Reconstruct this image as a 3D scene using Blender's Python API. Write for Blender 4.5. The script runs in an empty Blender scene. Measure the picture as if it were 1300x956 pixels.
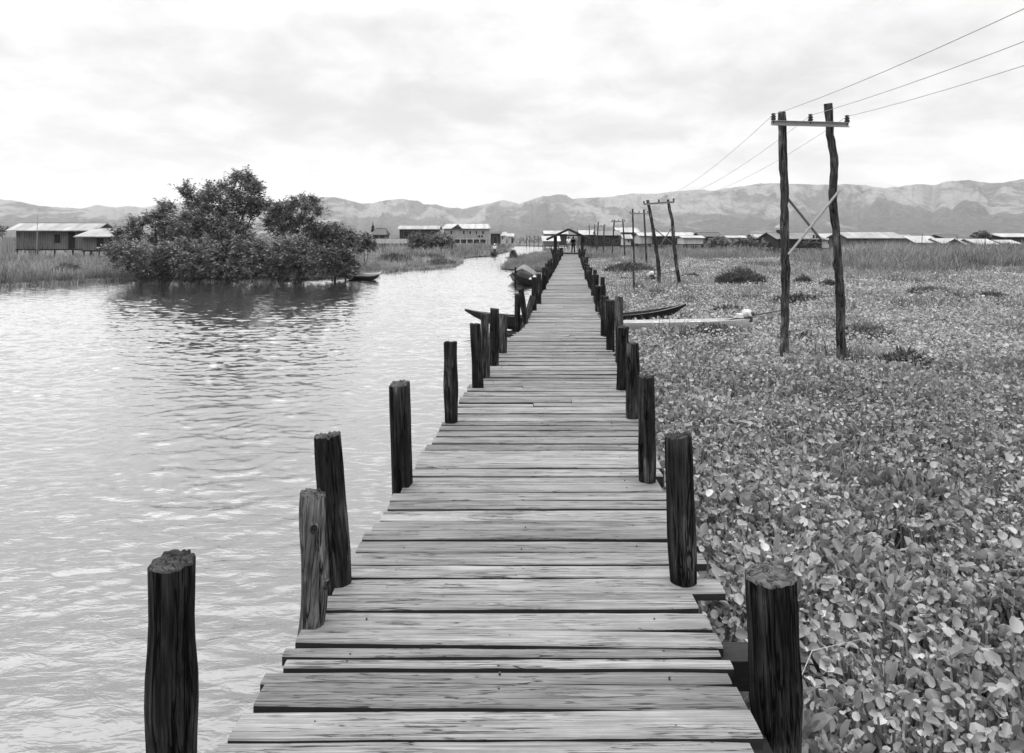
import bpy, bmesh, math, random
import numpy as np
from mathutils import Vector, Matrix

random.seed(11)
rng = np.random.default_rng(11)
S = bpy.context.scene
COL = S.collection
R = math.radians

# ------------------------------------------------------------------ camera frame
EYE, DECK, F, HX, HY = 2.45, 0.80, 867.0, 650.0, 300.0

def ground(px, py, z=0.0):
    d = F * (EYE - z) / (py - HY)
    return Vector(((px - HX) / F * d, d, z))

def at(px, py, d):
    return Vector(((px - HX) / F * d, d, EYE - (py - HY) / F * d))

def zof(py, d):
    return EYE - (py - HY) / F * d

def _st(d, a, b): t = min(1.0, max(0.0, (d - a) / (b - a))); return t * t * (3 - 2 * t)
def wl(d): return 0.0888 * d - 1.135 + 0.255 * _st(d, 10.3, 12.3)      # river edge of the walkway (it narrows)
def wr(d): return 0.0888 * d + 0.604 - 0.055 * _st(d, 7, 11)         # marsh edge
def walk_x(d): return 0.5 * (wl(d) + wr(d))

# ------------------------------------------------------------------ noise
def _hash(ix, iy, seed):
    h = (ix.astype(np.int64) * 374761393 + iy.astype(np.int64) * 668265263 + seed * 982451653) & 0xffffffff
    h = ((h ^ (h >> 13)) * 1274126177) & 0xffffffff
    return ((h ^ (h >> 16)) & 0xffff) / 65535.0

def vnoise(x, y, seed=0):
    x = np.asarray(x, float); y = np.asarray(y, float)
    ix, iy = np.floor(x), np.floor(y)
    fx, fy = x - ix, y - iy
    fx = fx * fx * (3 - 2 * fx); fy = fy * fy * (3 - 2 * fy)
    a = _hash(ix, iy, seed); b = _hash(ix + 1, iy, seed)
    c = _hash(ix, iy + 1, seed); d = _hash(ix + 1, iy + 1, seed)
    return (a * (1 - fx) + b * fx) * (1 - fy) + (c * (1 - fx) + d * fx) * fy

def fbm(x, y, seed=0, oct=4):
    v, a, t = 0, 1.0, 0
    for o in range(oct):
        v = v + a * vnoise(np.asarray(x) * 2 ** o, np.asarray(y) * 2 ** o, seed + o * 7)
        t += a; a *= 0.5
    return v / t

# ------------------------------------------------------------------ materials
class NT:
    def __init__(self, name):
        self.m = bpy.data.materials.new(name); self.m.use_nodes = True
        self.t = self.m.node_tree; self.b = self.t.nodes['Principled BSDF']
    def n(self, typ, **kw):
        k = self.t.nodes.new(typ)
        for a, v in kw.items(): setattr(k, a, v)
        return k
    def l(self, a, b): self.t.links.new(a, b)
    def setv(self, sock, v):
        if hasattr(v, 'is_linked') or hasattr(v, 'links'): self.l(v, sock)
        else: sock.default_value = v
    def math(self, op, a, b=0.5, clamp=False):
        k = self.n('ShaderNodeMath', operation=op, use_clamp=clamp)
        self.setv(k.inputs[0], a); self.setv(k.inputs[1], b)
        return k.outputs[0]
    def coords(self, scale=(1, 1, 1), kind='Object', loc=None):
        tc = self.n('ShaderNodeTexCoord'); mp = self.n('ShaderNodeMapping')
        self.l(tc.outputs[kind], mp.inputs['Vector']); mp.inputs['Scale'].default_value = scale
        if loc is not None: self.l(loc, mp.inputs['Location'])
        return mp.outputs[0]
    def noise(self, vec, scale=1.0, detail=4, rough=0.55, dist=0.0):
        k = self.n('ShaderNodeTexNoise'); self.l(vec, k.inputs['Vector'])
        k.inputs['Scale'].default_value = scale; k.inputs['Detail'].default_value = detail
        k.inputs['Roughness'].default_value = rough; k.inputs['Distortion'].default_value = dist
        return k.outputs['Fac']
    def remap(self, v, a, b, c, d):
        k = self.n('ShaderNodeMapRange'); self.setv(k.inputs['Value'], v)
        for i, x in zip((1, 2, 3, 4), (a, b, c, d)): self.setv(k.inputs[i], x)
        return k.outputs[0]
    def attr(self, name):
        return self.n('ShaderNodeAttribute', attribute_name=name).outputs['Fac']
    def grey(self, v):
        k = self.n('ShaderNodeCombineColor')
        for i in range(3): self.setv(k.inputs[i], v)
        return k.outputs[0]
    def bump(self, h, dist=0.01, strength=1.0, prev=None):
        k = self.n('ShaderNodeBump'); self.l(h, k.inputs['Height'])
        k.inputs['Distance'].default_value = dist; k.inputs['Strength'].default_value = strength
        if prev is not None: self.l(prev, k.inputs['Normal'])
        return k.outputs[0]
    def out(self, base, rough=0.8, normal=None, spec=0.3):
        self.setv(self.b.inputs['Base Color'], self.grey(base))
        self.setv(self.b.inputs['Roughness'], rough)
        self.b.inputs['Specular IOR Level'].default_value = spec
        if normal is not None: self.l(normal, self.b.inputs['Normal'])
        return self.m

def mat_plain(name, v, rough=0.8, var=0.25, scale=3.0, stretch=(1, 1, 1), bump=0.004, spec=0.25):
    N = NT(name); c = N.coords(stretch)
    n = N.noise(c, scale, 6, 0.62)
    n2 = N.noise(c, scale * 7.3, 3, 0.6)
    k = N.math('ADD', N.math('MULTIPLY', n, 0.7), N.math('MULTIPLY', n2, 0.3))
    col = N.remap(k, 0.3, 0.7, v * (1 - var), v * (1 + var))
    return N.out(col, rough, N.bump(k, bump, 0.7), spec)

def mat_leaf(name, v, rough=0.45, spec=0.35, trans=0.15, spread=0.25):
    N = NT(name)
    t = N.attr('tint')
    n = N.noise(N.coords(), 0.9, 3)
    col = N.math('MULTIPLY', N.math('MULTIPLY', t, v), N.remap(n, 0.3, 0.7, 1 - spread, 1 + spread))
    m = N.out(col, rough, None, spec)
    if trans > 0:
        tr = N.n('ShaderNodeBsdfTranslucent'); N.l(N.grey(col), tr.inputs['Color'])
        mx = N.n('ShaderNodeMixShader'); mx.inputs[0].default_value = trans
        o = N.t.nodes['Material Output']
        N.l(N.b.outputs[0], mx.inputs[1]); N.l(tr.outputs[0], mx.inputs[2]); N.l(mx.outputs[0], o.inputs['Surface'])
    return m

def mat_deck():
    N = NT('weathered_planks')
    off = N.attr('plank_rnd')
    loc = N.n('ShaderNodeCombineXYZ')
    N.l(N.math('MULTIPLY', off, 57.0), loc.inputs[0]); N.l(N.math('MULTIPLY', off, 91.0), loc.inputs[2])
    g = N.noise(N.coords((1.1, 46, 20), loc=loc.outputs[0]), 1.0, 9, 0.72, 0.7)        # long grain
    fine = N.noise(N.coords((3.0, 230, 60), loc=loc.outputs[0]), 1.0, 5, 0.7)
    blot = N.noise(N.coords((3.2, 7, 3), loc=loc.outputs[0]), 1.0, 7, 0.68)
    def hair(sx, sy, width, m0, m1, ms):
        c_ = N.noise(N.coords((sx, sy, 9), loc=loc.outputs[0]), 1.0, 4, 0.55, 1.0)
        line = N.remap(N.math('ABSOLUTE', N.math('SUBTRACT', c_, 0.5)), width * 0.35, width, 0.0, 1.0)
        msk = N.remap(N.noise(N.coords((ms, ms * 6, 5), loc=loc.outputs[0]), 1.0, 3), m0, m1, 0.0, 1.0)
        return N.math('SUBTRACT', 1.0, N.math('MULTIPLY', N.math('SUBTRACT', 1.0, line), msk))
    cr = N.math('MULTIPLY', hair(0.8, 26, 0.011, 0.46, 0.52, 1.3), hair(1.6, 60, 0.016, 0.50, 0.56, 2.3))
    # knots and nail heads
    vo = N.n('ShaderNodeTexVoronoi'); N.l(N.coords((2.3, 9, 4), loc=loc.outputs[0]), vo.inputs['Vector']); vo.inputs['Scale'].default_value = 1.0
    knot = N.remap(vo.outputs['Distance'], 0.05, 0.11, 0.45, 1.0)
    # sawn bands across some boards
    wv = N.n('ShaderNodeTexWave'); N.l(N.coords((1, 0.35, 1), loc=loc.outputs[0]), wv.inputs['Vector'])
    wv.inputs['Scale'].default_value = 26.0; wv.inputs['Distortion'].default_value = 1.5
    saw = N.remap(N.noise(N.coords((0.8, 1.2, 1), loc=loc.outputs[0]), 1.0, 2), 0.6, 0.66, 0.0, 0.11)
    sawv = N.math('SUBTRACT', 1.0, N.math('MULTIPLY', wv.outputs['Fac'], saw))
    base = N.remap(off, 0, 1, 0.135, 0.25)
    v = N.math('MULTIPLY', base, N.remap(g, 0.34, 0.66, 0.58, 1.22))
    v = N.math('MULTIPLY', v, N.remap(fine, 0.34, 0.66, 0.66, 1.22))
    v = N.math('MULTIPLY', v, N.remap(blot, 0.34, 0.62, 0.80, 1.08))
    v = N.math('MULTIPLY', v, N.remap(cr, 0, 1, 0.12, 1.0))
    v = N.math('MULTIPLY', N.math('MULTIPLY', v, knot), sawv)
    h = N.math('ADD', N.math('MULTIPLY', g, 0.6), N.math('MULTIPLY', fine, 0.25))
    h = N.math('ADD', h, N.math('MULTIPLY', cr, 0.9))
    return N.out(v, 0.72, N.bump(h, 0.004, 0.8), 0.25)

def mat_post(name, v, pale=0.0):
    N = NT(name)
    oi = N.n('ShaderNodeObjectInfo').outputs['Random']
    loc = N.n('ShaderNodeCombineXYZ'); N.l(N.math('MULTIPLY', oi, 40.0), loc.inputs[0]); N.l(N.math('MULTIPLY', oi, 23.0), loc.inputs[2])
    g = N.noise(N.coords((26, 26, 1.6), loc=loc.outputs[0]), 1.0, 7, 0.68, 0.8)
    b = N.noise(N.coords((5, 5, 2.2), loc=loc.outputs[0]), 1.0, 4, 0.6)
    fine = N.noise(N.coords((110, 110, 6), loc=loc.outputs[0]), 1.0, 3, 0.6)
    col = N.math('MULTIPLY', N.remap(g, 0.34, 0.72, v * 0.3, v * 2.8), N.remap(b, 0.35, 0.7, 0.6, 1.7))
    scar = N.math('MULTIPLY', N.remap(b, 0.55, 0.63, 0.0, 1.0), N.remap(g, 0.45, 0.6, 0.0, 1.0))
    col = N.math('ADD', col, N.math('MULTIPLY', scar, 0.05 + pale))
    ck = N.noise(N.coords((16, 16, 0.9), loc=loc.outputs[0]), 1.0, 4, 0.6, 0.6)
    crk = N.remap(N.math('ABSOLUTE', N.math('SUBTRACT', ck, 0.5)), 0.006, 0.022, 0.0, 1.0)
    col = N.math('MULTIPLY', N.math('MULTIPLY', col, N.remap(fine, 0.36, 0.64, 0.5, 1.5)), N.remap(crk, 0, 1, 0.15, 1.0))
    h = N.math('ADD', N.math('ADD', N.math('MULTIPLY', g, 0.8), N.math('MULTIPLY', fine, 0.25)), N.math('MULTIPLY', crk, 0.8))
    return N.out(col, 0.9, N.bump(h, 0.014, 1.0), 0.06)

def mat_roof(name, v):
    N = NT(name)
    wv = N.n('ShaderNodeTexWave'); N.l(N.coords(), wv.inputs['Vector']); wv.inputs['Scale'].default_value = 2.6
    st = N.noise(N.coords((1.2, 0.35, 0.35)), 1.0, 5, 0.6)
    sheet = N.noise(N.coords((1.1, 0.02, 0.02)), 1.0, 1, 0.4)
    col = N.math('MULTIPLY', N.remap(st, 0.34, 0.66, v * 0.62, v * 1.12), N.remap(sheet, 0.35, 0.65, 0.78, 1.08))
    return N.out(col, 0.5, N.bump(wv.outputs['Fac'], 0.03, 0.6), 0.4)

def mat_boards(name, v):
    N = NT(name)
    wv = N.n('ShaderNodeTexWave'); N.l(N.coords((1, 1, 1)), wv.inputs['Vector']); wv.bands_direction = 'X'
    wv.inputs['Scale'].default_value = 1.3; wv.inputs['Distortion'].default_value = 0.6
    st = N.noise(N.coords((3, 3, 0.5)), 1.0, 5, 0.65)
    col = N.math('MULTIPLY', N.remap(st, 0.3, 0.7, v * 0.7, v * 1.25), N.remap(wv.outputs['Fac'], 0.0, 0.25, 0.55, 1.0))
    return N.out(col, 0.85, N.bump(wv.outputs['Fac'], 0.02, 0.5), 0.15)

def mat_water():
    N = NT('river_water')
    tc = N.n('ShaderNodeTexCoord'); m2 = N.n('ShaderNodeMapping'); N.l(tc.outputs['Object'], m2.inputs['Vector'])
    m2.inputs['Rotation'].default_value = (0, 0, R(-20)); m2.inputs['Scale'].default_value = (5.0, 14.0, 1)
    c = N.noise(m2.outputs[0], 1.0, 3, 0.55, 0.5)
    sep = N.n('ShaderNodeSeparateXYZ'); N.l(tc.outputs['Object'], sep.inputs[0])
    h = N.math('MULTIPLY', c, N.remap(sep.outputs[1], 3.0, 14.0, 0.011, 0.003))
    rough = N.math('ADD', N.remap(sep.outputs[1], 30.0, 85.0, 0.055, 0.15), N.remap(sep.outputs[1], 3.0, 15.0, 0.08, 0.0))
    nrm = N.bump(h, 1.0, 1.0)
    m = N.out(0.085, 0.9, nrm, 0.0)
    gl = N.n('ShaderNodeBsdfGlossy'); N.l(nrm, gl.inputs['Normal']); N.l(rough, gl.inputs['Roughness']); gl.inputs['Color'].default_value = (1, 1, 1, 1)
    fr = N.n('ShaderNodeFresnel'); fr.inputs['IOR'].default_value = 1.40; N.l(nrm, fr.inputs['Normal'])
    mx = N.n('ShaderNodeMixShader'); N.l(N.math('MINIMUM', N.math('MULTIPLY', fr.outputs[0], 2.2), 0.97), mx.inputs[0])
    N.l(N.b.outputs[0], mx.inputs[1]); N.l(gl.outputs[0], mx.inputs[2]); N.l(mx.outputs[0], N.t.nodes['Material Output'].inputs['Surface'])
    return m

def mat_hill():
    N = NT('hill_scrub')
    p = N.noise(N.coords((1, 0.22, 1.6)), 0.0036, 6, 0.6, 0.8)
    q = N.noise(N.coords((1, 0.25, 1.4)), 0.016, 5, 0.65)
    w = N.noise(N.coords((1, 0.4, 1)), 0.07, 4, 0.65)
    s = N.math('ADD', N.math('MULTIPLY', p, 0.65), N.math('MULTIPLY', q, 0.35))
    t = N.attr('tint')
    bare = N.remap(N.math('ADD', s, N.math('MULTIPLY', t, 0.20)), 0.555, 0.62, 0.0, 1.0)  # bare ground; also paints lit ridges over darker gullies into the colour
    col = N.math('ADD', N.remap(w, 0.32, 0.68, 0.022, 0.095), N.math('MULTIPLY', bare, 0.11))
    return N.out(col, 0.95, N.bump(N.math('ADD', q, N.math('MULTIPLY', w, 0.4)), 30.0, 0.9), 0.05)

M = {}
M['deck'] = mat_deck()
M['plank_edge'] = mat_plain('dark_plank_edge', 0.022, 0.9, 0.4, 6, (1, 8, 8), 0.004)  # dirty edge wood, darkened further to paint shade into the seams
M['post'] = mat_post('dark_post_wood', 0.0125)
M['post_grey'] = mat_post('grey_post_wood', 0.035, 0.03)
M['post_pale'] = mat_post('bare_grey_wood', 0.075, 0.03)
def mat_end(name, v):
    N = NT(name)
    n = N.noise(N.coords((1, 1, 1)), 34.0, 6, 0.7); bl = N.noise(N.coords(), 9.0, 3, 0.6)
    ck = N.remap(N.math('ABSOLUTE', N.math('SUBTRACT', N.noise(N.coords((1, 1, 0.2)), 13.0, 3, 0.6, 1.5), 0.5)), 0.006, 0.03, 0.3, 1.0)
    col = N.math('MULTIPLY', N.math('MULTIPLY', N.remap(n, 0.34, 0.66, v * 0.5, v * 1.4), N.remap(bl, 0.35, 0.65, 0.6, 1.2)), ck)
    return N.out(col, 0.95, N.bump(N.math('ADD', n, ck), 0.006, 0.8), 0.05)
M['endgrain'] = mat_end('end_grain', 0.085)
M['endgrain_dark'] = mat_end('dark_end_grain', 0.05)
M['beam'] = mat_plain('dark_beam_wood', 0.02, 0.9, 0.4, 4, (1, 6, 6), 0.01)
M['pole'] = mat_post('rough_pole_wood', 0.034, 0.03)
M['steel'] = mat_plain('galvanised_steel', 0.24, 0.5, 0.15, 6, bump=0.001, spec=0.5)
M['bamboo'] = mat_plain('pale_brace_wood', 0.27, 0.7, 0.2, 5, (6, 6, 1), 0.003)
M['bamboo_dark'] = mat_plain('grey_brace_wood', 0.10, 0.7, 0.2, 5, (6, 6, 1), 0.003)
M['ceramic'] = mat_plain('dark_glazed_ceramic', 0.015, 0.15, 0.1, 5, bump=0.0, spec=0.6)
M['wire'] = mat_plain('aluminium_wire', 0.26, 0.5, 0.05, 5, bump=0.0)
M['water'] = mat_water()
M['mud'] = mat_plain('dark_marsh_mud', 0.035, 0.9, 0.4, 0.7, bump=0.05)
M['bank'] = mat_plain('bank_soil', 0.085, 0.95, 0.35, 0.5, bump=0.08)
M['hyacinth'] = mat_leaf('hyacinth_leaf', 0.275, 0.42, 0.4, 0.28, 0.12)
M['grass'] = mat_leaf('marsh_grass', 0.165, 0.6, 0.2, 0.25, 0.3)
M['tree_leaf'] = mat_leaf('tree_leaf', 0.125, 0.5, 0.35, 0.2, 0.25)
M['bush_leaf'] = mat_leaf('bush_leaf', 0.085, 0.55, 0.3, 0.2, 0.25)
M['bark'] = mat_plain('tree_bark', 0.025, 0.95, 0.4, 6, (3, 3, 1), 0.02)
M['hill'] = mat_hill()
for k, v in dict(bright=0.37, pale=0.27, grey=0.13, dark=0.022).items():
    M['roof_' + k] = mat_roof('corrugated_roof_' + k, v)
for k, v in dict(white=0.46, pale=0.30, grey=0.135, dark=0.032).items():
    M['wall_' + k] = mat_boards('wall_boards_' + k, v)
M['glass'] = mat_plain('dark_window_glass', 0.012, 0.3, 0.1, 3, bump=0.0, spec=0.15)
M['dark_fill'] = mat_plain('painted_dark_opening', 0.015, 0.9, 0.1, 3, bump=0.0)  # near-black colour: painted room shade on door panels, dark centres of knots
M['thatch'] = mat_plain('thatch_straw', 0.15, 0.95, 0.35, 5, (1, 4, 4), 0.03)
M['hull_dark'] = mat_plain('tarred_hull', 0.012, 0.6, 0.4, 4, (1, 3, 3), 0.004, 0.3)
M['hull_pale'] = mat_plain('bleached_hull', 0.5, 0.7, 0.3, 5, (1, 6, 6), 0.004)
M['hull_grey'] = mat_plain('grey_hull', 0.14, 0.7, 0.3, 5, (1, 6, 6), 0.004)
M['inside_pale'] = mat_plain('inner_hull_pale', 0.22, 0.8, 0.3, 5, (1, 6, 6), 0.004)
M['white_cover'] = mat_plain('white_engine_cover', 0.5, 0.5, 0.08, 8, bump=0.004)
M['metal_dark'] = mat_plain('engine_metal', 0.04, 0.4, 0.3, 12, bump=0.002, spec=0.5)
M['tarp'] = mat_plain('grey_tarpaulin', 0.14, 0.75, 0.3, 2.5, bump=0.05)
M['cloth_dark'] = mat_plain('dark_cloth', 0.02, 0.9, 0.2, 8)
M['cloth_white'] = mat_plain('white_cloth', 0.72, 0.9, 0.08, 8)
M['cloth_grey'] = mat_plain('grey_cloth', 0.18, 0.9, 0.2, 8)
M['skin'] = mat_plain('skin', 0.17, 0.6, 0.08, 8, bump=0.0)
M['hair'] = mat_plain('black_hair', 0.01, 0.5, 0.2, 20)
M['rope'] = mat_plain('pale_rope', 0.45, 0.9, 0.2, 40)
for k, m in M.items(): m.name = m.name

# ------------------------------------------------------------------ object helpers
def tag(o, label=None, cat=None, group=None, kind=None):
    if label: o['label'] = label
    if cat: o['category'] = cat
    if group: o['group'] = group
    if kind: o['kind'] = kind
    return o

def empty(name, loc, label, cat, group=None, rz=0):
    o = bpy.data.objects.new(name, None); COL.objects.link(o)
    o.location = loc; o.rotation_euler = (0, 0, rz); o.empty_display_size = 0.3
    return tag(o, label, cat, group)

def link_mesh(name, me, mats, parent=None, loc=None):
    if not isinstance(mats, (list, tuple)): mats = [mats]
    for m in mats: me.materials.append(m)
    o = bpy.data.objects.new(name, me); COL.objects.link(o)
    if parent is not None: o.parent = parent
    if loc is not None: o.location = loc
    return o

class MB:
    """collects shapes of ONE part"""
    def __init__(self): self.v = []; self.f = []; self.mi = []
    def add(self, vs, fs, mi=0):
        b = len(self.v); self.v += [tuple(x) for x in vs]
        self.f += [tuple(b + i for i in f) for f in fs]; self.mi += [mi] * len(fs); return self
    def box(self, c, s, rot=None, mi=0):
        x, y, z = s[0] / 2, s[1] / 2, s[2] / 2
        vs = [Vector(p) for p in ((-x, -y, -z), (x, -y, -z), (x, y, -z), (-x, y, -z), (-x, -y, z), (x, -y, z), (x, y, z), (-x, y, z))]
        if rot is not None: vs = [rot @ p for p in vs]
        vs = [p + Vector(c) for p in vs]
        return self.add(vs, ((0, 3, 2, 1), (4, 5, 6, 7), (0, 1, 5, 4), (1, 2, 6, 5), (2, 3, 7, 6), (3, 0, 4, 7)), mi)
    def bar(self, a, b, w, h=None, mi=0):
        a, b = Vector(a), Vector(b); d = (b - a); L = d.length; d.normalize()
        up = Vector((0, 0, 1)) if abs(d.z) < 0.95 else Vector((0, 1, 0))
        s = d.cross(up).normalized(); u = s.cross(d)
        rot = Matrix((s, d, u)).transposed()
        return self.box((a + b) / 2, (w, L, h or w), rot, mi)
    def tube(self, pts, rad, n=10, mi=0, caps=True, jit=0.0, capmi=None, seed=0):
        pts = [Vector(p) for p in pts]
        if not isinstance(rad, (list, tuple)): rad = [rad] * len(pts)
        rr = random.Random(seed)
        ph = [rr.uniform(0, 6.28) for _ in range(4)]
        vs, fs = [], []
        ref = Vector((0, 1, 0)) if abs((pts[-1] - pts[0]).normalized().y) < 0.9 else Vector((1, 0, 0))
        for i, p in enumerate(pts):
            d = (pts[min(i + 1, len(pts) - 1)] - pts[max(i - 1, 0)]).normalized()
            s = d.cross(ref).normalized(); u = s.cross(d)
            for k in range(n):
                a = 2 * math.pi * k / n
                r = rad[i] * (1 + jit * (math.sin(2 * a + ph[0] + i * 0.15) + 0.6 * math.sin(3 * a + ph[1] - i * 0.2) + 0.5 * rr.uniform(-1, 1)))
                vs.append(p + s * (r * math.cos(a)) + u * (r * math.sin(a)))
        for i in range(len(pts) - 1):
            for k in range(n):
                a, b = i * n + k, i * n + (k + 1) % n
                fs.append((a, b, b + n, a + n))
        self.add(vs, fs, mi)
        if caps:
            L = (len(pts) - 1) * n
            self.add([vs[k] for k in range(n)], [tuple(reversed(range(n)))], mi)
            self.add([vs[L + k] for k in range(n)], [tuple(range(n))], mi if capmi is None else capmi)
        return self
    def lathe(self, c, prof, n=12, mi=0):
        vs, fs = [], []
        for r, z in prof:
            for k in range(n):
                a = 2 * math.pi * k / n
                vs.append((c[0] + r * math.cos(a), c[1] + r * math.sin(a), c[2] + z))
        for i in range(len(prof) - 1):
            for k in range(n):
                a, b = i * n + k, i * n + (k + 1) % n
                fs.append((a, b, b + n, a + n))
        fs.append(tuple(reversed(range(n)))); L = (len(prof) - 1) * n; fs.append(tuple(L + k for k in range(n)))
        return self.add(vs, fs, mi)
    def build(self, name, mats, parent=None, smooth=False, loc=None, origin=None):
        me = bpy.data.meshes.new(name)
        v = self.v
        if origin is not None:
            v = [(a - origin[0], b - origin[1], c - origin[2]) for a, b, c in v]; loc = origin
        me.from_pydata(v, [], self.f); me.update()
        for p, i in zip(me.polygons, self.mi): p.material_index = i
        if smooth:
            bm = bmesh.new(); bm.from_mesh(me); bmesh.ops.remove_doubles(bm, verts=bm.verts, dist=1e-5); bm.to_mesh(me); bm.free()
            for p in me.polygons: p.use_smooth = True
            try: me.set_sharp_from_angle(angle=R(50))
            except Exception: pass
        return link_mesh(name, me, mats, parent, loc)

def np_obj(name, V, T, mat, tint=None, parent=None, smooth=False, origin=None):
    V = np.asarray(V, np.float32).reshape(-1, 3); T = np.asarray(T, np.int32).reshape(-1, 3)
    if origin is not None: V = V - np.asarray(origin, np.float32)
    me = bpy.data.meshes.new(name)
    me.vertices.add(len(V)); me.vertices.foreach_set('co', V.ravel())
    me.loops.add(len(T) * 3); me.loops.foreach_set('vertex_index', T.ravel())
    me.polygons.add(len(T)); me.polygons.foreach_set('loop_start', np.arange(0, len(T) * 3, 3, dtype=np.int32))
    if smooth: me.polygons.foreach_set('use_smooth', np.ones(len(T), dtype=bool))
    me.update(calc_edges=True)
    if tint is not None:
        a = me.attributes.new('tint', 'FLOAT', 'POINT'); a.data.foreach_set('value', np.asarray(tint, np.float32).ravel())
    return link_mesh(name, me, mat, parent, origin)

class Cloud:
    """accumulates numpy triangles"""
    def __init__(self): self.V = []; self.T = []; self.C = []; self.n = 0
    def add(self, V, T, tint):
        # V (N,k,3)  T (m,3)  tint (N,)
        N, k, _ = V.shape
        if N == 0: return
        idx = (np.arange(N) * k)[:, None, None] + T[None] + self.n
        self.V.append(V.reshape(-1, 3)); self.T.append(idx.reshape(-1, 3)); self.C.append(np.repeat(tint, k)); self.n += N * k
    def obj(self, name, mat, parent=None, smooth=False, origin=None):
        return np_obj(name, np.concatenate(self.V), np.concatenate(self.T), mat, np.concatenate(self.C), parent, smooth, origin)

def unit(a): return a / np.maximum(np.linalg.norm(a, axis=-1, keepdims=True), 1e-9)

_o = [(0, 0, 0.03), (0.34, 0.08, 0.20), (0.5, 0.42, 0.30), (0.36, 0.84, 0.16), (0, 1.0, -0.06), (-0.36, 0.84, 0.14), (-0.5, 0.42, 0.26), (-0.34, 0.08, 0.18)]
LEAF_V = np.array([(0, 0.48, -0.05)] + [(x * 0.6, 0.46 + (y - 0.46) * 0.6, z * 0.22 - 0.02) for x, y, z in _o] + _o, float)
LEAF_T = np.array([(0, 1 + i, 1 + (i + 1) % 8) for i in range(8)] + [(1 + i, 9 + i, 9 + (i + 1) % 8) for i in range(8)] + [(1 + i, 9 + (i + 1) % 8, 1 + (i + 1) % 8) for i in range(8)])
DIA_V = np.array([(0, 0, 0), (0.5, 0.5, 0.08), (0, 1, 0), (-0.5, 0.5, 0.08)], float)
DIA_T = np.array([(0, 1, 2), (0, 2, 3)])

def leaves(cl, P, az, pitch, L, W, tint, tpl=(DIA_V, DIA_T), roll=None):
    f = np.stack([np.cos(az) * np.cos(pitch), np.sin(az) * np.cos(pitch), np.sin(pitch)], -1)
    s = np.stack([np.sin(az), -np.cos(az), np.zeros_like(az)], -1)
    u = np.cross(s, f)
    if roll is not None:
        s, u = s * np.cos(roll)[:, None] + u * np.sin(roll)[:, None], u * np.cos(roll)[:, None] - s * np.sin(roll)[:, None]
    v = tpl[0]
    V = P[:, None, :] + s[:, None, :] * (v[None, :, 0:1] * W[:, None, None]) + f[:, None, :] * (v[None, :, 1:2] * L[:, None, None]) + u[:, None, :] * (v[None, :, 2:3] * L[:, None, None])
    cl.add(V, tpl[1], tint)

BL_T = np.array([(0, 1, 3), (0, 3, 2), (2, 3, 4)])
def blades(cl, P, az, lean, h, w, tint):
    """P base; a blade rises h and leans"""
    d = np.stack([np.cos(az), np.sin(az), np.zeros_like(az)], -1)
    sa = az + np.pi / 2 + rng.uniform(-0.9, 0.9, len(az))
    s = np.stack([np.cos(sa), np.sin(sa), np.zeros_like(az)], -1) * (w / 2)[:, None]
    up = np.array([0, 0, 1.0])
    mid = P + d * (lean * h * 0.30)[:, None] + up * (h * 0.6)[:, None]
    tip = P + d * (lean * h)[:, None] + up * (h * (1 - 0.35 * lean))[:, None]
    V = np.stack([P - s, P + s, mid - s * 0.8, mid + s * 0.8, tip], 1)
    cl.add(V, BL_T, tint)

def tufts(cl, P, h, tint, nb=14, spread=0.12, wf=0.016, lean=(0.05, 0.6)):
    N = len(P)
    Pb = np.repeat(P, nb, 0); hb = np.repeat(h, nb) * rng.uniform(0.45, 1.05, N * nb)
    az = rng.uniform(0, 2 * np.pi, N * nb); rr = np.sqrt(rng.uniform(0, 1, N * nb)) * spread * np.repeat(np.clip(h, 0.3, 2), nb)
    Pb = Pb + np.stack([np.cos(az) * rr, np.sin(az) * rr, np.zeros(N * nb)], -1)
    blades(cl, Pb, az + rng.uniform(-0.8, 0.8, N * nb), rng.uniform(lean[0], lean[1], N * nb), hb, np.full(N * nb, wf) * rng.uniform(0.7, 1.5, N * nb) * np.repeat(np.clip(h, 0.4, 1.5), nb),
           np.repeat(tint, nb) * rng.uniform(0.75, 1.25, N * nb))

# ------------------------------------------------------------------ setting: water, land, hills
def sheet(name, pts, z, mat, label, cat):
    mb = MB(); mb.add([(p[0], p[1], z) for p in pts], [tuple(range(len(pts)))])
    o = mb.build(name, mat)
    if o.data.polygons[0].normal.z < 0: o.data.flip_normals()
    return tag(o, label, cat, kind='structure')

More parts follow.
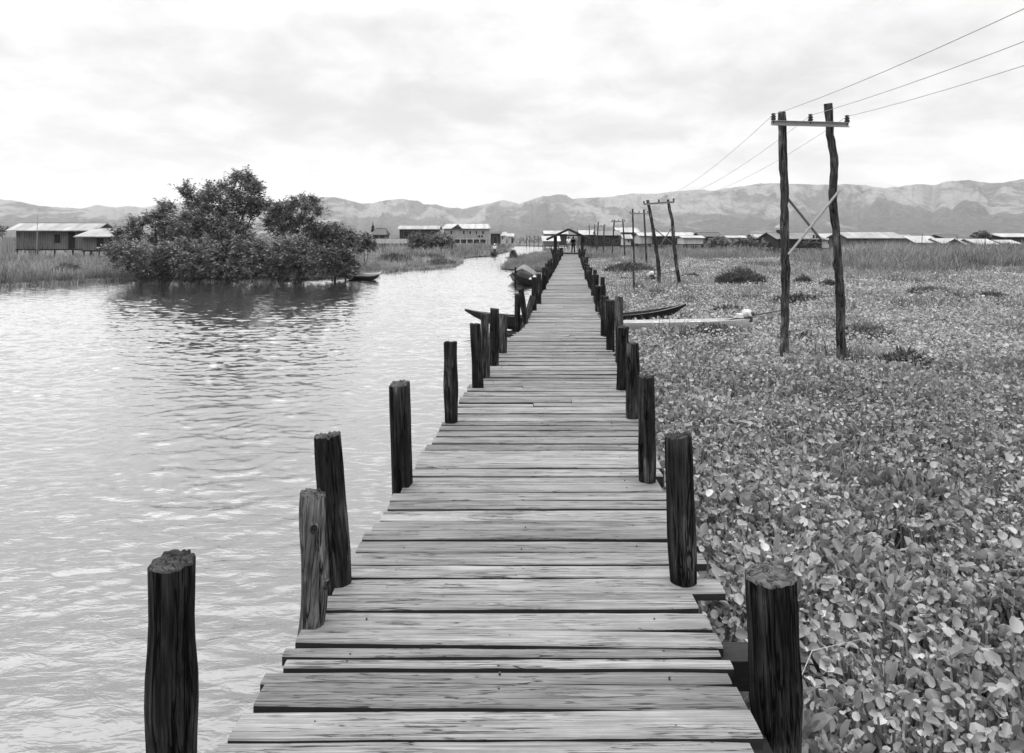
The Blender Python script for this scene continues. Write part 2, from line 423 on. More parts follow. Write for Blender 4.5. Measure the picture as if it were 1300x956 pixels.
def make_river():
    # wave field over the visible reach, flat water beyond
    ds = [1.2]
    while ds[-1] < 78: ds.append(ds[-1] + min(0.40, 0.030 + 0.0026 * max(0, ds[-1] - 5) + (0.012 * max(0, ds[-1] - 45))))
    ds = np.array(ds); Cn = 460
    fr = np.linspace(0, 1, Cn) ** 0.9
    lo = -0.80 * ds - 2.5; hi = 0.0888 * ds + 0.1
    X = hi[:, None] + (lo - hi)[:, None] * fr[None]; Y = np.repeat(ds[:, None], Cn, 1)
    rs = np.random.default_rng(4)
    wx = X + 0.5 * (fbm(X * 0.7, Y * 0.7, 3, 2) - 0.5); wy = Y + 0.5 * (fbm(X * 0.7, Y * 0.7, 9, 2) - 0.5)
    Z = np.zeros_like(X)
    for k in range(46):
        lam = 0.105 * (0.80 / 0.105) ** rs.uniform(0, 1); main = R(-16) if k % 3 else R(28)
        th = main + rs.normal(0, R(24)); kx, ky = math.sin(th), math.cos(th)
        amp = 0.0235 * lam / 6.283 * (lam / 0.5) ** -0.12
        Z += amp * np.clip(0.35 + 0.65 * (Y - 2) / (14 * lam + 1.0), 0.25, 1) * np.sin(2 * math.pi / lam * (kx * wx + ky * wy) + rs.uniform(0, 6.283))
    Z *= (0.55 + 0.9 * fbm(X * 0.22, Y * 0.12, 17, 3))
    Z *= 1 - 0.5 * np.clip((Y - 20) / 12, 0, 1) * np.clip(1.25 - np.abs(X + 16) / 16, 0, 1)     # sheltered water under the trees
    edge = np.minimum(np.clip((78 - Y) / 10, 0, 1), np.clip((Y - 1.2) / 0.5, 0, 1)); Z *= edge
    V = np.stack([X, Y, Z], -1).reshape(-1, 3)
    i, j = np.meshgrid(np.arange(len(ds) - 1), np.arange(Cn - 1), indexing='ij')
    p = (i * Cn + j).ravel(); q = p + 1; c = q + Cn; d = p + Cn
    T = np.concatenate([np.stack([p, c, q], -1), np.stack([p, d, c], -1)])
    n = len(V); W6 = 7000
    flat = np.array([(-W6, -60, -0.07), (W6, -60, -0.07), (W6, W6, -0.07), (-W6, W6, -0.07)], float)
    o = np_obj('river', np.concatenate([V, flat]), np.concatenate([T, [(n, n + 1, n + 2), (n, n + 2, n + 3)]]), M['water'], smooth=True)
    return tag(o, 'pale rippled river beside the wooden walkway', 'water', kind='structure')
make_river()

LEFT_SHORE = [(-700, 372), (-300, 368), (0, 364), (60, 361), (110, 358), (170, 355.5), (240, 356), (330, 357), (400, 354.5), (440, 352), (480, 346.5),
              (505, 344), (540, 341.5), (569, 339), (583, 332.5), (582, 328.6), (606, 325.6), (626, 323.6), (640, 320.5), (648, 318), (646, 314.5), (640, 312.6), (660, 312.2), (690, 312.8), (722, 313.2)]
def roughen(P, step=0.5, amp=0.35):
    out = []
    for i in range(len(P) - 1):
        a, b = Vector(P[i][:2]), Vector(P[i + 1][:2]); L = (b - a).length; n = min(160, max(1, int(L / step)))
        nv = Vector((-(b - a).y, (b - a).x)) / max(L, 1e-6)
        for s in range(n):
            p = a.lerp(b, s / n); k = float(fbm(p.x * 1.1, p.y * 1.1, 13, 3) - 0.5) * 2 * amp * (1 + p.y / 80)
            out.append(tuple(p + nv * k))
    out.append(tuple(P[-1][:2])); return out
left_poly = roughen([ground(*p)[:2] for p in LEFT_SHORE]) + [(40, 2600), (-2600, 2600), (-2600, 60)]
sheet('river_bank', left_poly, 0.07, M['bank'], 'low grassy bank across the river below the houses', 'bank')
marsh_poly = [(walk_x(d) - 0.1, d) for d in (-8, 0, 10, 20, 30, 40, 49)] + [(walk_x(d) - 0.1, d) for d in (60, 80, 100, 160)] + [(50, 2600), (2600, 2600), (2600, -8)]
sheet('marsh', marsh_poly, 0.03, M['mud'], 'dark wet marsh ground under the water hyacinth', 'marsh')
ISLET = [(632, 341.2), (645, 334.5), (651, 331), (642, 327.3), (662, 324.6), (682, 319.4), (704, 319.5)]
islet_poly = roughen([ground(*p)[:2] for p in ISLET]) + [(walk_x(110), 110), (walk_x(60), 60), (walk_x(47) - 0.2, 47)] + [ground(665, 344)[:2]]
sheet('islet', islet_poly, 0.055, M['bank'], 'low grassy spit beside the walkway in the river', 'land')

# hills: a real terrain, ridge heights follow the skyline of the range
RIDGE = [(-500, 246), (-250, 250), (-100, 248), (0, 253), (25, 255), (50, 261), (82, 264), (102, 265), (120, 260), (150, 263), (162, 261), (180, 264), (195, 261), (210, 258),
         (250, 258), (300, 262), (340, 258), (370, 254), (400, 250.5), (425, 250), (440, 253), (460, 258.5), (470, 258), (485, 254.5), (510, 252.5), (530, 255), (537, 259),
         (555, 259.5), (571, 264), (580, 264), (587, 265), (600, 262), (612, 260), (635, 254.5), (650, 255.5), (659, 259), (686, 250), (708, 247), (718, 248), (727, 253),
         (745, 251), (778, 249), (799, 245.5), (815, 246), (831, 246), (848, 244), (885, 240.5), (893, 240.5), (907, 242.5), (923, 239), (945, 236), (966, 233), (988, 233),
         (1015, 234), (1058, 234), (1085, 234), (1112, 237), (1139, 238), (1149, 236), (1171, 233), (1187, 234), (1203, 230), (1219, 228.5), (1241, 229.5), (1252, 231),
         (1273, 232), (1300, 227), (1400, 224), (1600, 234), (2000, 240)]
def make_hills():
    A, Rn = 1300, 120
    az = np.linspace(R(-56), R(56), A)
    px = HX + F * np.tan(az)
    tgt = (HY - np.interp(px, [p[0] for p in RIDGE], [p[1] for p in RIDGE])) / F * np.cos(az)     # tan(elevation)
    tgt = tgt + (fbm(az * 90, az * 0, 5, 4) - 0.5) * 0.0028
    r = 1700 + (np.linspace(0, 1, Rn) ** 1.15) * 3600
    AZ, RR = np.meshgrid(az, r, indexing='ij')
    t = (RR - 1700) / 3600
    ridge_t = 0.62 + 0.2 * (fbm(AZ * 5, AZ * 0 + 3, 2, 2) - 0.5)
    s = np.clip(t / ridge_t, 0, 1)
    prof = 0.10 * s + 0.90 * s ** 1.9
    back = np.clip((t - ridge_t) / (1 - ridge_t), 0, 1)
    prof = prof * (1 - 0.8 * back ** 1.3)
    X, Y = RR * np.sin(AZ), RR * np.cos(AZ)
    U = AZ * 3600
    rid = 1 - np.abs(2 * fbm(U / 420 + 0.5 * (fbm(U / 500, RR / 900, 3, 2) - 0.5) + RR / 2600, RR / 1500, 31, 4) - 1)
    rid2 = 1 - np.abs(2 * fbm(U / 130 + 0.8 * (fbm(U / 260, RR / 500, 8, 2) - 0.5) - RR / 1500, RR / 620, 47, 3) - 1)
    mound = fbm(X / 900, Y / 700, 77, 3)
    h = prof * (0.16 + 0.76 * rid ** 1.6 + 0.50 * rid2 ** 1.3) + 0.16 * np.exp(-((t - 0.22) / 0.10) ** 2) * (mound - 0.25)
    h = h * np.clip(t / 0.06, 0, 1)
    h = np.maximum(h, 0.0)
    mx = (h * 300 / RR).max(axis=1)
    # smooth the normaliser so neighbouring columns stay continuous, silhouette still follows the target
    H = h * 300 * (tgt / mx)[:, None] + (EYE if True else 0) * np.clip(t / 0.1, 0, 1)
    V = np.stack([X, Y, H - 0.5], -1).reshape(-1, 3)
    i, j = np.meshgrid(np.arange(A - 1), np.arange(Rn - 1), indexing='ij')
    a = (i * Rn + j).ravel(); b = a + Rn; c = b + 1; d = a + 1
    T = np.concatenate([np.stack([a, c, b], -1), np.stack([a, d, c], -1)])
    conv = rid - 0.55 + 0.5 * (s - 0.6)
    o = np_obj('hills', V, T, M['hill'], conv.ravel(), smooth=True)
    tag(o, 'long range of scrub covered hills behind the village', 'hills', kind='structure')
    return o
make_hills()

# ------------------------------------------------------------------ boardwalk
def make_boardwalk():
    root = empty('boardwalk', (walk_x(0), 0, 0), 'long plank walkway on posts running out over the water', 'walkway')
    base = Vector((walk_x(0), 0, 0))
    ys = [866, 849, 835, 821, 799, 775, 755, 734, 717, 701, 685.6, 673, 661, 647, 636, 625, 605, 594, 572]
    e = [F * (EYE - DECK) / (y - HY) for y in ys]
    lo = []
    d = e[0]
    while d > -2.6: d -= random.uniform(0.11, 0.18); lo.append(d)
    e = lo[::-1] + e
    d = e[-1]
    while d < 118: d += random.uniform(0.105, 0.185); e.append(d)
    V, Fc, RN, MI = [], [], [], []
    rl = rr_ = 0
    for k in range(len(e) - 1):
        y0, y1 = e[k], e[k + 1]; yc = (y0 + y1) / 2
        gap = random.choice((0.012, 0.014, 0.017, 0.022)) if yc < 5 else random.choice((0.018, 0.024, 0.030, 0.040))
        w = (y1 - y0) - gap
        t = random.uniform(0.035, 0.045)
        xl = wl(yc) + random.gauss(0, 0.013) ; xr = wr(yc) + random.gauss(0, 0.02)
        if random.random() < 0.12 and yc > 3.3: xr += random.uniform(0.03, 0.08)
        if random.random() < 0.05: xl -= random.uniform(0.02, 0.05)
        if 3.144 <= yc < 3.23: xr = wr(yc) + 0.10
        if 3.01 <= yc < 3.144: xr = wr(yc) - 0.05
        if yc < 10:
            for off in (-0.62, 0.0, 0.62):
                for q_ in ((-0.25, 0.27) if random.random() < 0.25 else (random.uniform(-0.2, 0.2),)):
                    if random.random() < 0.3: continue
                    nx, ny = walk_x(yc) + off + random.gauss(0, 0.012), yc + q_ * w + random.gauss(0, 0.006); b0 = len(V); rad_ = random.uniform(0.0035, 0.005)
                    for z_, r_ in ((DECK - 0.012, rad_), (DECK + 0.0035, rad_), (DECK + 0.0045, rad_ * 0.6)):
                        V += [(nx + r_ * math.cos(t_ * 1.0472), ny + r_ * math.sin(t_ * 1.0472), z_) for t_ in range(6)]; RN += [0.5] * 6
                    for lv in (0, 6):
                        for t_ in range(6): Fc.append((b0 + lv + t_, b0 + lv + (t_ + 1) % 6, b0 + lv + 6 + (t_ + 1) % 6, b0 + lv + 6 + t_)); MI.append(2)
                    Fc.append(tuple(b0 + 12 + t_ for t_ in range(6))); MI.append(2)
        spans = [(xl, xr)]
        if random.random() < (0.10 if yc > 4.5 else 0.0):
            xm = random.uniform(xl + 0.5, xr - 0.4); spans = [(xl, xm - 0.003), (xm + 0.003, xr)]
        for (a, b) in spans:
            ns = 10 if yc < 14 else (4 if yc < 40 else 2)
            rn = random.random(); dz = random.gauss(0, 0.0035); roll = random.gauss(0, 0.014); tilt = random.gauss(0, 0.002)
            skew = random.gauss(0, 0.006)
            b0 = len(V); w0 = 0
            wa = wb = 0.0
            for s in range(ns + 1):
                x = a + (b - a) * s / ns
                if ns >= 4:
                    wa = 0.7 * wa + random.gauss(0, 0.0022); wb = 0.7 * wb + random.gauss(0, 0.0022)
                c = yc + skew * (2 * s / ns - 1)
                A, B = c - w / 2 + wa + (0.0 if 0 < s < ns else random.uniform(0, 0.006)), c + w / 2 + wb - (0.0 if 0 < s < ns else random.uniform(0, 0.006))
                z = DECK + dz + tilt * (2 * s / ns - 1)
                za, zb = z - roll * w / 2, z + roll * w / 2
                ch = 0.005
                V += [(x, A, za - t), (x, A, za - ch), (x, A + ch, za), (x, (A + B) / 2, (za + zb) / 2 + 0.0015), (x, B - ch, zb), (x, B, zb - ch), (x, B, zb - t)]
                RN += [rn] * 7
            for s in range(ns):
                for q in range(7):
                    i0 = b0 + s * 7 + q; i1 = b0 + s * 7 + (q + 1) % 7
                    Fc.append((i0, i0 + 7, i1 + 7, i1))
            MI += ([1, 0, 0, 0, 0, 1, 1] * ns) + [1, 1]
            Fc.append(tuple(b0 + q for q in range(7))); Fc.append(tuple(b0 + ns * 7 + q for q in reversed(range(7))))
    me = bpy.data.meshes.new('deck'); me.from_pydata([tuple(Vector(v) - base) for v in V], [], Fc); me.update()
    at_ = me.attributes.new('plank_rnd', 'FLOAT', 'POINT'); at_.data.foreach_set('value', RN)
    bm = bmesh.new(); bm.from_mesh(me); bmesh.ops.recalc_face_normals(bm, faces=bm.faces); bm.to_mesh(me); bm.free()
    for p_, q_ in zip(me.polygons, MI): p_.material_index = q_
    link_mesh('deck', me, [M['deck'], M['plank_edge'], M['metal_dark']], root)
    for off in (-0.62, 0.0, 0.62):
        mb = MB(); 
        for d0_, d1_ in ((-2.5, 10.8), (10.8, 118)): mb.bar(Vector((walk_x(d0_) + off, d0_, DECK - 0.105)) - base, Vector((walk_x(d1_) + off * (0.85 if d1_ > 11 else 1), d1_, DECK - 0.105)) - base, 0.09, 0.11)
        mb.build('stringer', M['beam'], root)
    d = -1.9
    while d < 117:
        mb = MB(); mb.box(Vector((walk_x(d), d, DECK - 0.235)) - base, (wr(d) - wl(d) + 0.2, 0.10, 0.13)); d += 1.45
        if len([c for c in root.children]) < 90: mb.build('crossbeam', M['beam'], root)
    mb = MB(); mb.box(Vector((walk_x(2.78) + 0.93, 2.78, DECK - 0.10)) - base, (0.16, 0.13, 0.12))
    mb.build('beam_end', M['beam'], root)
make_boardwalk()

# ------------------------------------------------------------------ posts
def post_mesh(h, r, r2=None, bend=0.0, square=False, n=22, m=16, seed=0, rough=1.0, below=1.2, knots=()):
    """local origin at deck level on the post axis; from z=-below to z=h"""
    rr = random.Random(seed); r2 = r2 or r
    ph = [rr.uniform(0, 6.28) for _ in range(8)]
    groove = [rr.uniform(0.6, 1.0) if rr.random() < 0.3 else 0.0 for _ in range(n)]
    vs, fs, mi = [], [], []
    tilt = (rr.uniform(-0.05, 0.05), rr.uniform(-0.05, 0.05))
    rows = m + 1
    for i in range(rows):
        t = i / m; z = -below + (h + below) * t
        rad = (r + (r2 - r) * t) * (1 + rough * 0.045 * math.sin(z * 7 + ph[3]) + rough * 0.03 * math.sin(z * 15 + ph[4]))
        cx = bend * math.sin(z * 6.0 + 1.2) * r; cy = bend * math.cos(t * 4.2 + ph[6]) * r * 0.6
        for k in range(n):
            a = 2 * math.pi * k / n
            q = rad * (1 + rough * (0.045 * math.sin(2 * a + ph[0] + t * 1.5) + 0.03 * math.sin(3 * a + ph[1] - t * 2.5) + 0.02 * math.sin(5 * a + ph[2] + t * 7) + 0.010 * rr.uniform(-1, 1)) - 0.07 * rough * groove[k])
            if square:
                q *= min(1.32, 0.98 / max(abs(math.cos(a + 0.1)), abs(math.sin(a + 0.1)))) * 0.92
            zz = z
            if i == m: zz += tilt[0] * q * 2 * math.cos(a) + tilt[1] * q * 2 * math.sin(a) + rr.uniform(-0.007, 0.005) - 0.007 * groove[k] * (rough > 0.5)
            vs.append((cx + q * math.cos(a), cy + q * math.sin(a), zz))
    # chamfered top
    L = m * n
    for k in range(n):
        x, y, z = vs[L + k]; cxm = sum(v[0] for v in vs[L:L + n]) / n; cym = sum(v[1] for v in vs[L:L + n]) / n
        vs.append((cxm + (x - cxm) * 0.93, cym + (y - cym) * 0.93, z + 0.006 + rr.uniform(-0.003, 0.002)))
    for i in range(m + 1):
        for k in range(n):
            a, b = i * n + k, i * n + (k + 1) % n
            fs.append((a, b, b + n, a + n)); mi.append(1 if i == m else 0)
    top = (m + 1) * n
    c = len(vs); vs.append((sum(v[0] for v in vs[top:top + n]) / n, sum(v[1] for v in vs[top:top + n]) / n, sum(v[2] for v in vs[top:top + n]) / n - 0.004))
    for k in range(n): fs.append((top + k, top + (k + 1) % n, c)); mi.append(1)
    for (ang, kz) in knots:
        d_ = Vector((math.cos(ang), math.sin(ang), 0)); s_ = Vector((-d_.y, d_.x, 0)); i = int(round((kz + below) / (h + below) * m))
        ck = Vector((sum(v[0] for v in vs[i * n:i * n + n]) / n, sum(v[1] for v in vs[i * n:i * n + n]) / n, kz)) + d_ * (r * 0.94)
        b0 = len(vs)
        for rr_, o_ in ((0.024, -0.006), (0.015, 0.010), (0.008, 0.008), (0.004, -0.002)):
            for k in range(10):
                a = k * 0.62832; vs.append(tuple(ck + s_ * (rr_ * math.cos(a)) + Vector((0, 0, rr_ * 1.25 * math.sin(a))) + d_ * o_))
        for j in range(3):
            for k in range(10):
                a, b = b0 + j * 10 + k, b0 + j * 10 + (k + 1) % 10; fs.append((a, b, b + 10, a + 10)); mi.append(0 if j == 0 else 2)
        fs.append(tuple(b0 + 30 + k for k in range(10))); mi.append(2)
    me = bpy.data.meshes.new('post'); me.from_pydata(vs, [], fs); me.update()
    for p, q in zip(me.polygons, mi): p.material_index = q; p.use_smooth = True
    try: me.set_sharp_from_angle(angle=R(42))
    except Exception: pass
    return me

RIVER_G, MARSH_G = 'posts along the river side of the walkway', 'posts along the marsh side of the walkway'
ORD = ['first', 'second', 'third', 'fourth', 'fifth', 'sixth', 'seventh', 'eighth', 'ninth', 'tenth', 'eleventh', 'twelfth', 'thirteenth', 'fourteenth', 'fifteenth', 'sixteenth',
       'seventeenth', 'eighteenth', 'nineteenth', 'twentieth', 'twenty-first', 'twenty-second', 'twenty-third', 'twenty-fourth', 'twenty-fifth', 'twenty-sixth', 'twenty-seventh', 'twenty-eighth', 'twenty-ninth', 'thirtieth', 'thirty-first', 'thirty-second', 'thirty-third', 'thirty-fourth']
def post(px_base, px_top, y_top, d, wpx, label, group, mat='post', end='endgrain_dark', **kw):
    d += wpx / F * d / 2; x0 = (px_base - HX) / F * d; x1 = (px_top - HX) / F * d
    h = zof(y_top, d) - DECK; r = wpx / F * d / 2
    me = post_mesh(h, r, kw.pop('r2', None), seed=random.randint(0, 9999), **kw)
    o = link_mesh('mooring_post', me, [M[mat], M[end], M['dark_fill']])
    o.location = (x0, d, DECK); o.rotation_euler = (0, math.atan2(x1 - x0, max(h, 0.1)), random.uniform(0, 0.3) if not kw.get('square') else 0)
    if not kw.get('square'): o.rotation_euler = (0, math.atan2(x1 - x0, max(h, 0.1)), 0)
    return tag(o, label, 'post', group)
dof = lambda y: F * (EYE - DECK) / (y - HY)

post(219, 218, 712, 2.22, 57, 'thick dark stump with a split scarred top standing in the water', RIVER_G, n=32, m=26, rough=1.3, below=1.9)
post(389, 405, 626, 2.86, 35, 'crooked grey post with knots, stripped of its bark', RIVER_G, mat='post_pale', end='endgrain', bend=0.42, n=30, m=40, r2=0.054, below=1.9, knots=((-1.2, 0.43), (-0.35, 0.18)))
post(430, 416, 552, 3.19, 33, 'leaning dark post split down its face beside the crooked grey one', RIVER_G, n=30, m=24, end='endgrain')
post(511, 507, 487, 4.47, 25, 'square sawn dark post alone at the deck edge', RIVER_G, square=True, n=32, m=10, rough=0.25, end='endgrain')
post(573, 572, 434, 6.0, 16.5, 'slim dark post with a knot hole low on its face', RIVER_G, n=24, m=24, rough=1.2, knots=((-1.4, 0.16),))
post(607, 603, 411, 7.4, 13.5, 'dark post leaning out beside a paler grey one', RIVER_G, n=20)
post(617, 615, 399, 7.95, 11, 'grey weathered post squeezed between two darker ones', RIVER_G, mat='post_grey', n=20)
post(627, 628, 392, 8.7, 12, 'tall dark post in the cluster by the canoe bow', RIVER_G, n=20)
post(638, 639, 400, 9.6, 10, 'short grey post in front of the black canoe side', RIVER_G, mat='post_grey', n=18)
post(657, 657, 373, 12.6, 7.5, 'straight dark post where the black canoe goes under the deck', RIVER_G, n=18)
post(667, 661, 366, 13.1, 7, 'dark post leaning sharply out over the canoe', RIVER_G, n=18)
post(669, 677, 375, 14.0, 7.5, 'short grey post tilted in towards the deck', RIVER_G, mat='post_grey', n=18)
post(678, 678, 352, 15.2, 6.6, 'dark post beside the bags on the covered boat', RIVER_G, n=16)
post(684, 684, 348, 16.6, 6.4, 'dark post before the bow of the covered boat', RIVER_G, n=16)

post(984, 977, 730, 2.45, 58, 'thick dark stump with a cracked flat top among hyacinth leaves', MARSH_G, end='endgrain', n=32, m=24, rough=1.3)
post(867, 861, 553, 3.2, 34, 'tall dark rounded post beside the notched plank end', MARSH_G, n=30, m=24, end='endgrain_dark')
post(822, 821, 478, 4.55, 21, 'slender dark post with a rounded head on the marsh edge', MARSH_G, n=26, m=20)
post(803, 803, 436, 6.15, 16.5, 'knotty dark grey post leaning over the hyacinth', MARSH_G, mat='post', n=24, rough=1.2)
post(790, 791, 415, 7.3, 14, 'black charred looking post close to the pale longtail boat', MARSH_G, n=22)
post(786, 786, 377, 8.9, 10.5, 'tall grey post where the pale longtail boat passes under', MARSH_G, mat='post_grey', n=20)
post(775, 775, 381, 9.9, 11.5, 'dark flat topped post in front of the tall grey one', MARSH_G, n=20)
post(768, 768, 376, 11.3, 10, 'dark post hard against the deck before the black canoe', MARSH_G, n=18)
post(759.5, 760, 363, 15.0, 8, 'dark post with a pale cut top just past the black canoe', MARSH_G, end='endgrain', n=18)
post(767, 766, 362, 14.2, 6, 'short thin dark post set out from the deck edge', MARSH_G, n=16)
post(765, 765, 352, 17.0, 5.5, 'small dark post standing apart in the leaves', MARSH_G, n=16)

far_meshes = [post_mesh(1.0, 0.058, n=14, m=8, seed=500 + i) for i in range(7)]
def far_posts(side, d0, d1, n, group, where):
    proto = None
    for i in range(n):
        d = d0 + (d1 - d0) * i / (n - 1) + random.uniform(-0.3, 0.3)
        x = (wr(d) if side > 0 else wl(d)) + side * random.uniform(0.0, 0.09)
        if proto is None:
            o = link_mesh('mooring_post', far_meshes[0], [M['post'], M['endgrain_dark']]); proto = o
            for me in far_meshes[1:]:
                me.materials.append(M['post']); me.materials.append(M['endgrain_dark'])
        else:
            o = proto.copy(); o.data = far_meshes[i % 7]; COL.objects.link(o)
        h = random.uniform(0.45, 0.74) if random.random() < 0.9 else random.uniform(0.3, 0.9)
        o.location = (x, d, DECK + h - 1.0); o.rotation_euler = (random.gauss(0, 0.03), random.gauss(0, 0.06), random.uniform(0, 6))
        w = random.uniform(0.9, 1.35); o.scale = (w, w, 1)
        tag(o, '%s dark post %s, counted back from the gabled shelter' % (ORD[n - 1 - i], where), 'post', group)
far_posts(-1, 17.9, 61.5, 30, RIVER_G, 'on the river edge')
far_posts(+1, 17.4, 61.5, 31, MARSH_G, 'on the marsh edge')

# ------------------------------------------------------------------ shelter over the walkway
def make_shelter():
    D0, D1 = 63.0, 69.5
    cx = 5.22
    root = empty('shelter', (cx, D0, 0), 'open gabled shelter roofed across the far end of the walkway', 'shelter', rz=-math.atan(0.0888))
    L = D1 - D0
    zr, ze, hw = zof(290.5, D0), zof(303.5, D0), 2.02
    for s in (-1, 1):
        mb = MB()
        a, b = Vector((0.0, -0.5, zr)), Vector((s * hw, -0.5, ze))
        n = Vector((s * (zr - ze), 0, hw)).normalized() * 0.06
        vs = [a, b, b + Vector((0, L + 1, 0)), a + Vector((0, L + 1, 0))]
        mb.add(vs + [v + n for v in vs], ((0, 1, 2, 3), (7, 6, 5, 4), (0, 4, 5, 1), (1, 5, 6, 2), (2, 6, 7, 3), (3, 7, 4, 0)))
        mb.build('roof_slope', M['roof_grey'], root)
        mb = MB(); mb.bar((0, -0.56, zr - 0.07), (s * hw, -0.56, ze - 0.07), 0.05, 0.17); mb.build('bargeboard', M['beam'], root)
    for s in (-1, 1):
        for y in (0.1, 2.2, 4.4, L - 0.1):
            mb = MB(); z = zr - (zr - ze) * 1.3 / hw
            mb.tube([(s * 1.3, y, -1), (s * 1.3, y, 0.8), (s * 1.29, y, z - 0.02)], 0.085, 8, jit=0.05, seed=int(y * 10)); mb.build('pillar', M['beam'], root)
        mb = MB(); mb.bar((s * 1.3, 0, 1.12), (s * 1.3, L, 1.12), 0.07, 0.22); mb.build('rail', M['beam'], root)
    mb = MB(); mb.bar((-1.3, 0.1, ze + 0.34), (1.3, 0.1, ze + 0.34), 0.08, 0.12); mb.build('tie_beam', M['beam'], root)
    mb = MB(); mb.box((0, -0.1, DECK + 0.03), (1.8, 0.16, 0.06)); mb.build('threshold', M['beam'], root)
make_shelter()
for px, py, dz, sx, lb in ((702, 314, 0, -1, 'crooked forked post propped outside the shelter over the river'), (741, 315, 0, 1, 'crooked forked post propped outside the shelter over the marsh')):
    d = 60.5; b = Vector(((px - HX) / F * d, d, 0)); mb = MB()
    mb.tube([(0.12 * -sx, 0, -0.5), (0, 0, 0.7), (0.16 * sx, 0, 1.35)], [0.09, 0.085, 0.07], 8, jit=0.08)
    mb.tube([(0, 0, 0.8), (-0.05 * sx, 0, 1.1), (-0.02 * sx, 0, 1.3)], [0.07, 0.06, 0.05], 8, jit=0.08, seed=3)
    o = mb.build('forked_post', [M['post']], loc=b, smooth=True); tag(o, lb, 'post')

# ------------------------------------------------------------------ power line
def pylon(d, polesL, polesR, arm, ins, braces, r, label, detail=True):
    b = Vector(((arm[0][0] + arm[1][0]) / 2 / F * d - HX / F * d, d, 0))
    root = empty('power_pylon', b, label, 'utility pole', 'paired power poles crossing the marsh')
    loc = lambda p, off=0.0: at(p[0], p[1], d) + Vector((0, off, 0)) - b
    for k, pl in enumerate((polesL, polesR)):
        pts = [loc(p) for p in pl]
        # resample
        P = []
        for i in range(len(pts) - 1):
            m_ = 4 if detail else 2
            for s in range(m_): P.append(pts[i].lerp(pts[i + 1], s / m_) + Vector((random.gauss(0, 0.006), random.gauss(0, 0.006), 0)))
        P.append(pts[-1]); last = P[-1].copy(); last.z = -0.8; P.append(last)
        P = P[::-1]
        rad = [r * (1.16 - 0.3 * i / len(P)) * random.uniform(0.90, 1.10) for i in range(len(P))]
        mb = MB(); mb.tube(P, rad, 14 if detail else 8, jit=0.085 if detail else 0.04, seed=k + int(d))
        mb.build('pole', M['pole'], root, smooth=True)
    a, c = loc(arm[0], -r - 0.035), loc(arm[1], -r - 0.035)
    mb = MB(); t = 0.075
    mb.bar(a, c, 0.008, t); mb.bar(a + Vector((0, -0.028, t / 2)), c + Vector((0, -0.028, t / 2)), 0.05, 0.009); mb.bar(a + Vector((0, -0.028, -t / 2)), c + Vector((0, -0.028, -t / 2)), 0.05, 0.009)
    mb.build('crossarm', M['steel'], root)
    out = []
    for p in ins:
        q = loc(p, -r - 0.035)
        mb = MB(); s = 1.0
        mb.lathe((q.x, q.y, q.z - 0.055), [(0.012, -0.05), (0.012, 0.0), (0.030, 0.0), (0.043, 0.012), (0.045, 0.03), (0.030, 0.036), (0.030, 0.046), (0.042, 0.052), (0.043, 0.075), (0.026, 0.083), (0.026, 0.094), (0.038, 0.1), (0.036, 0.118), (0.012, 0.126)], 12)
        mb.build('insulator', M['ceramic'], root, smooth=True)
        out.append(b + q + Vector((0, 0, 0.045)))
    for (p, q, m, o_) in braces:
        mb = MB(); mb.tube([loc(p, o_ * (r + 0.03)), loc(q, o_ * (r + 0.03))], 0.023 if detail else 0.022, 8, jit=0.03); mb.build('brace', M[m], root, smooth=True)
    return out

W = []
W.append(pylon(12.1, [(993, 142), (993.8, 192), (996.6, 237), (996.2, 269), (995.8, 310), (997, 351), (996.6, 392), (995, 453)],
      [(1051, 131.6), (1053.7, 171.5), (1059, 200), (1058, 233), (1057, 253), (1061, 290), (1063, 322), (1065, 351), (1067, 392), (1068.5, 455)],
      [(976, 157.5), (1073.5, 160)], [(979, 150), (1025.6, 151), (1071.7, 152.5)],
      [((1001, 249), (1045, 303.5), 'bamboo_dark', 1), ((1062.5, 242), (998, 323), 'bamboo', -1)], 0.071, 'tall pair of rough crooked power poles braced by a wooden cross, closest on the marsh'))
W.append(pylon(31.0, [(822, 254), (827, 278), (831, 304), (835.6, 332), (837.6, 361)], [(848, 253.6), (850, 266), (853.6, 280), (855, 304), (858.4, 332), (863, 362)],
      [(816.6, 259.6), (855.6, 256.6)], [(817, 257), (835.8, 255.2), (854.6, 253.6)],
      [((830, 289), (855, 309), 'bamboo_dark', 1), ((853, 288), (835, 316), 'bamboo_dark', -1)], 0.072, 'splayed pair of crooked power poles beside a half sunk longtail boat'))
W.append(pylon(53.0, [(803, 265), (804, 300), (805, 336)], [(817.5, 266), (819, 300), (821, 336)], [(799, 271.5), (823, 271)], [(800, 269.5), (811, 269.2), (822, 269)], [], 0.07,
      'straight upright pair of power poles in front of the white gabled house', False))
W.append(pylon(70.0, [(780, 279), (778.5, 300), (777, 328)], [(790.5, 278), (792, 300), (793.5, 328)], [(776, 281.5), (794, 281)], [(777, 280), (785, 279.8), (793, 279.5)], [((781, 296), (792, 304), 'bamboo_dark', -1)], 0.07,
      'slightly splayed pair of power poles before the dark house', False))
W.append(pylon(92.0, [(759.5, 282), (757.5, 320)], [(767, 285), (766, 320)], [(757, 287), (769, 287.2)], [(757.5, 286), (763, 286), (768.5, 286)], [], 0.08,
      'distant narrow pair of power poles near the bright tin roof', False))
W.append(pylon(118.0, [(748, 286), (750, 318)], [(755, 285), (755.5, 318)], [(746.5, 289), (757, 288.6)], [(747, 288), (751.5, 288), (756.5, 288)], [], 0.08,
      'farthest thin pair of power poles just past the shelter roof', False))
P0 = [Vector((W[0][k].x - (W[1][k].x - W[0][k].x) * 0.98, -6.5, W[0][k].z + 0.10)) for k in range(3)]
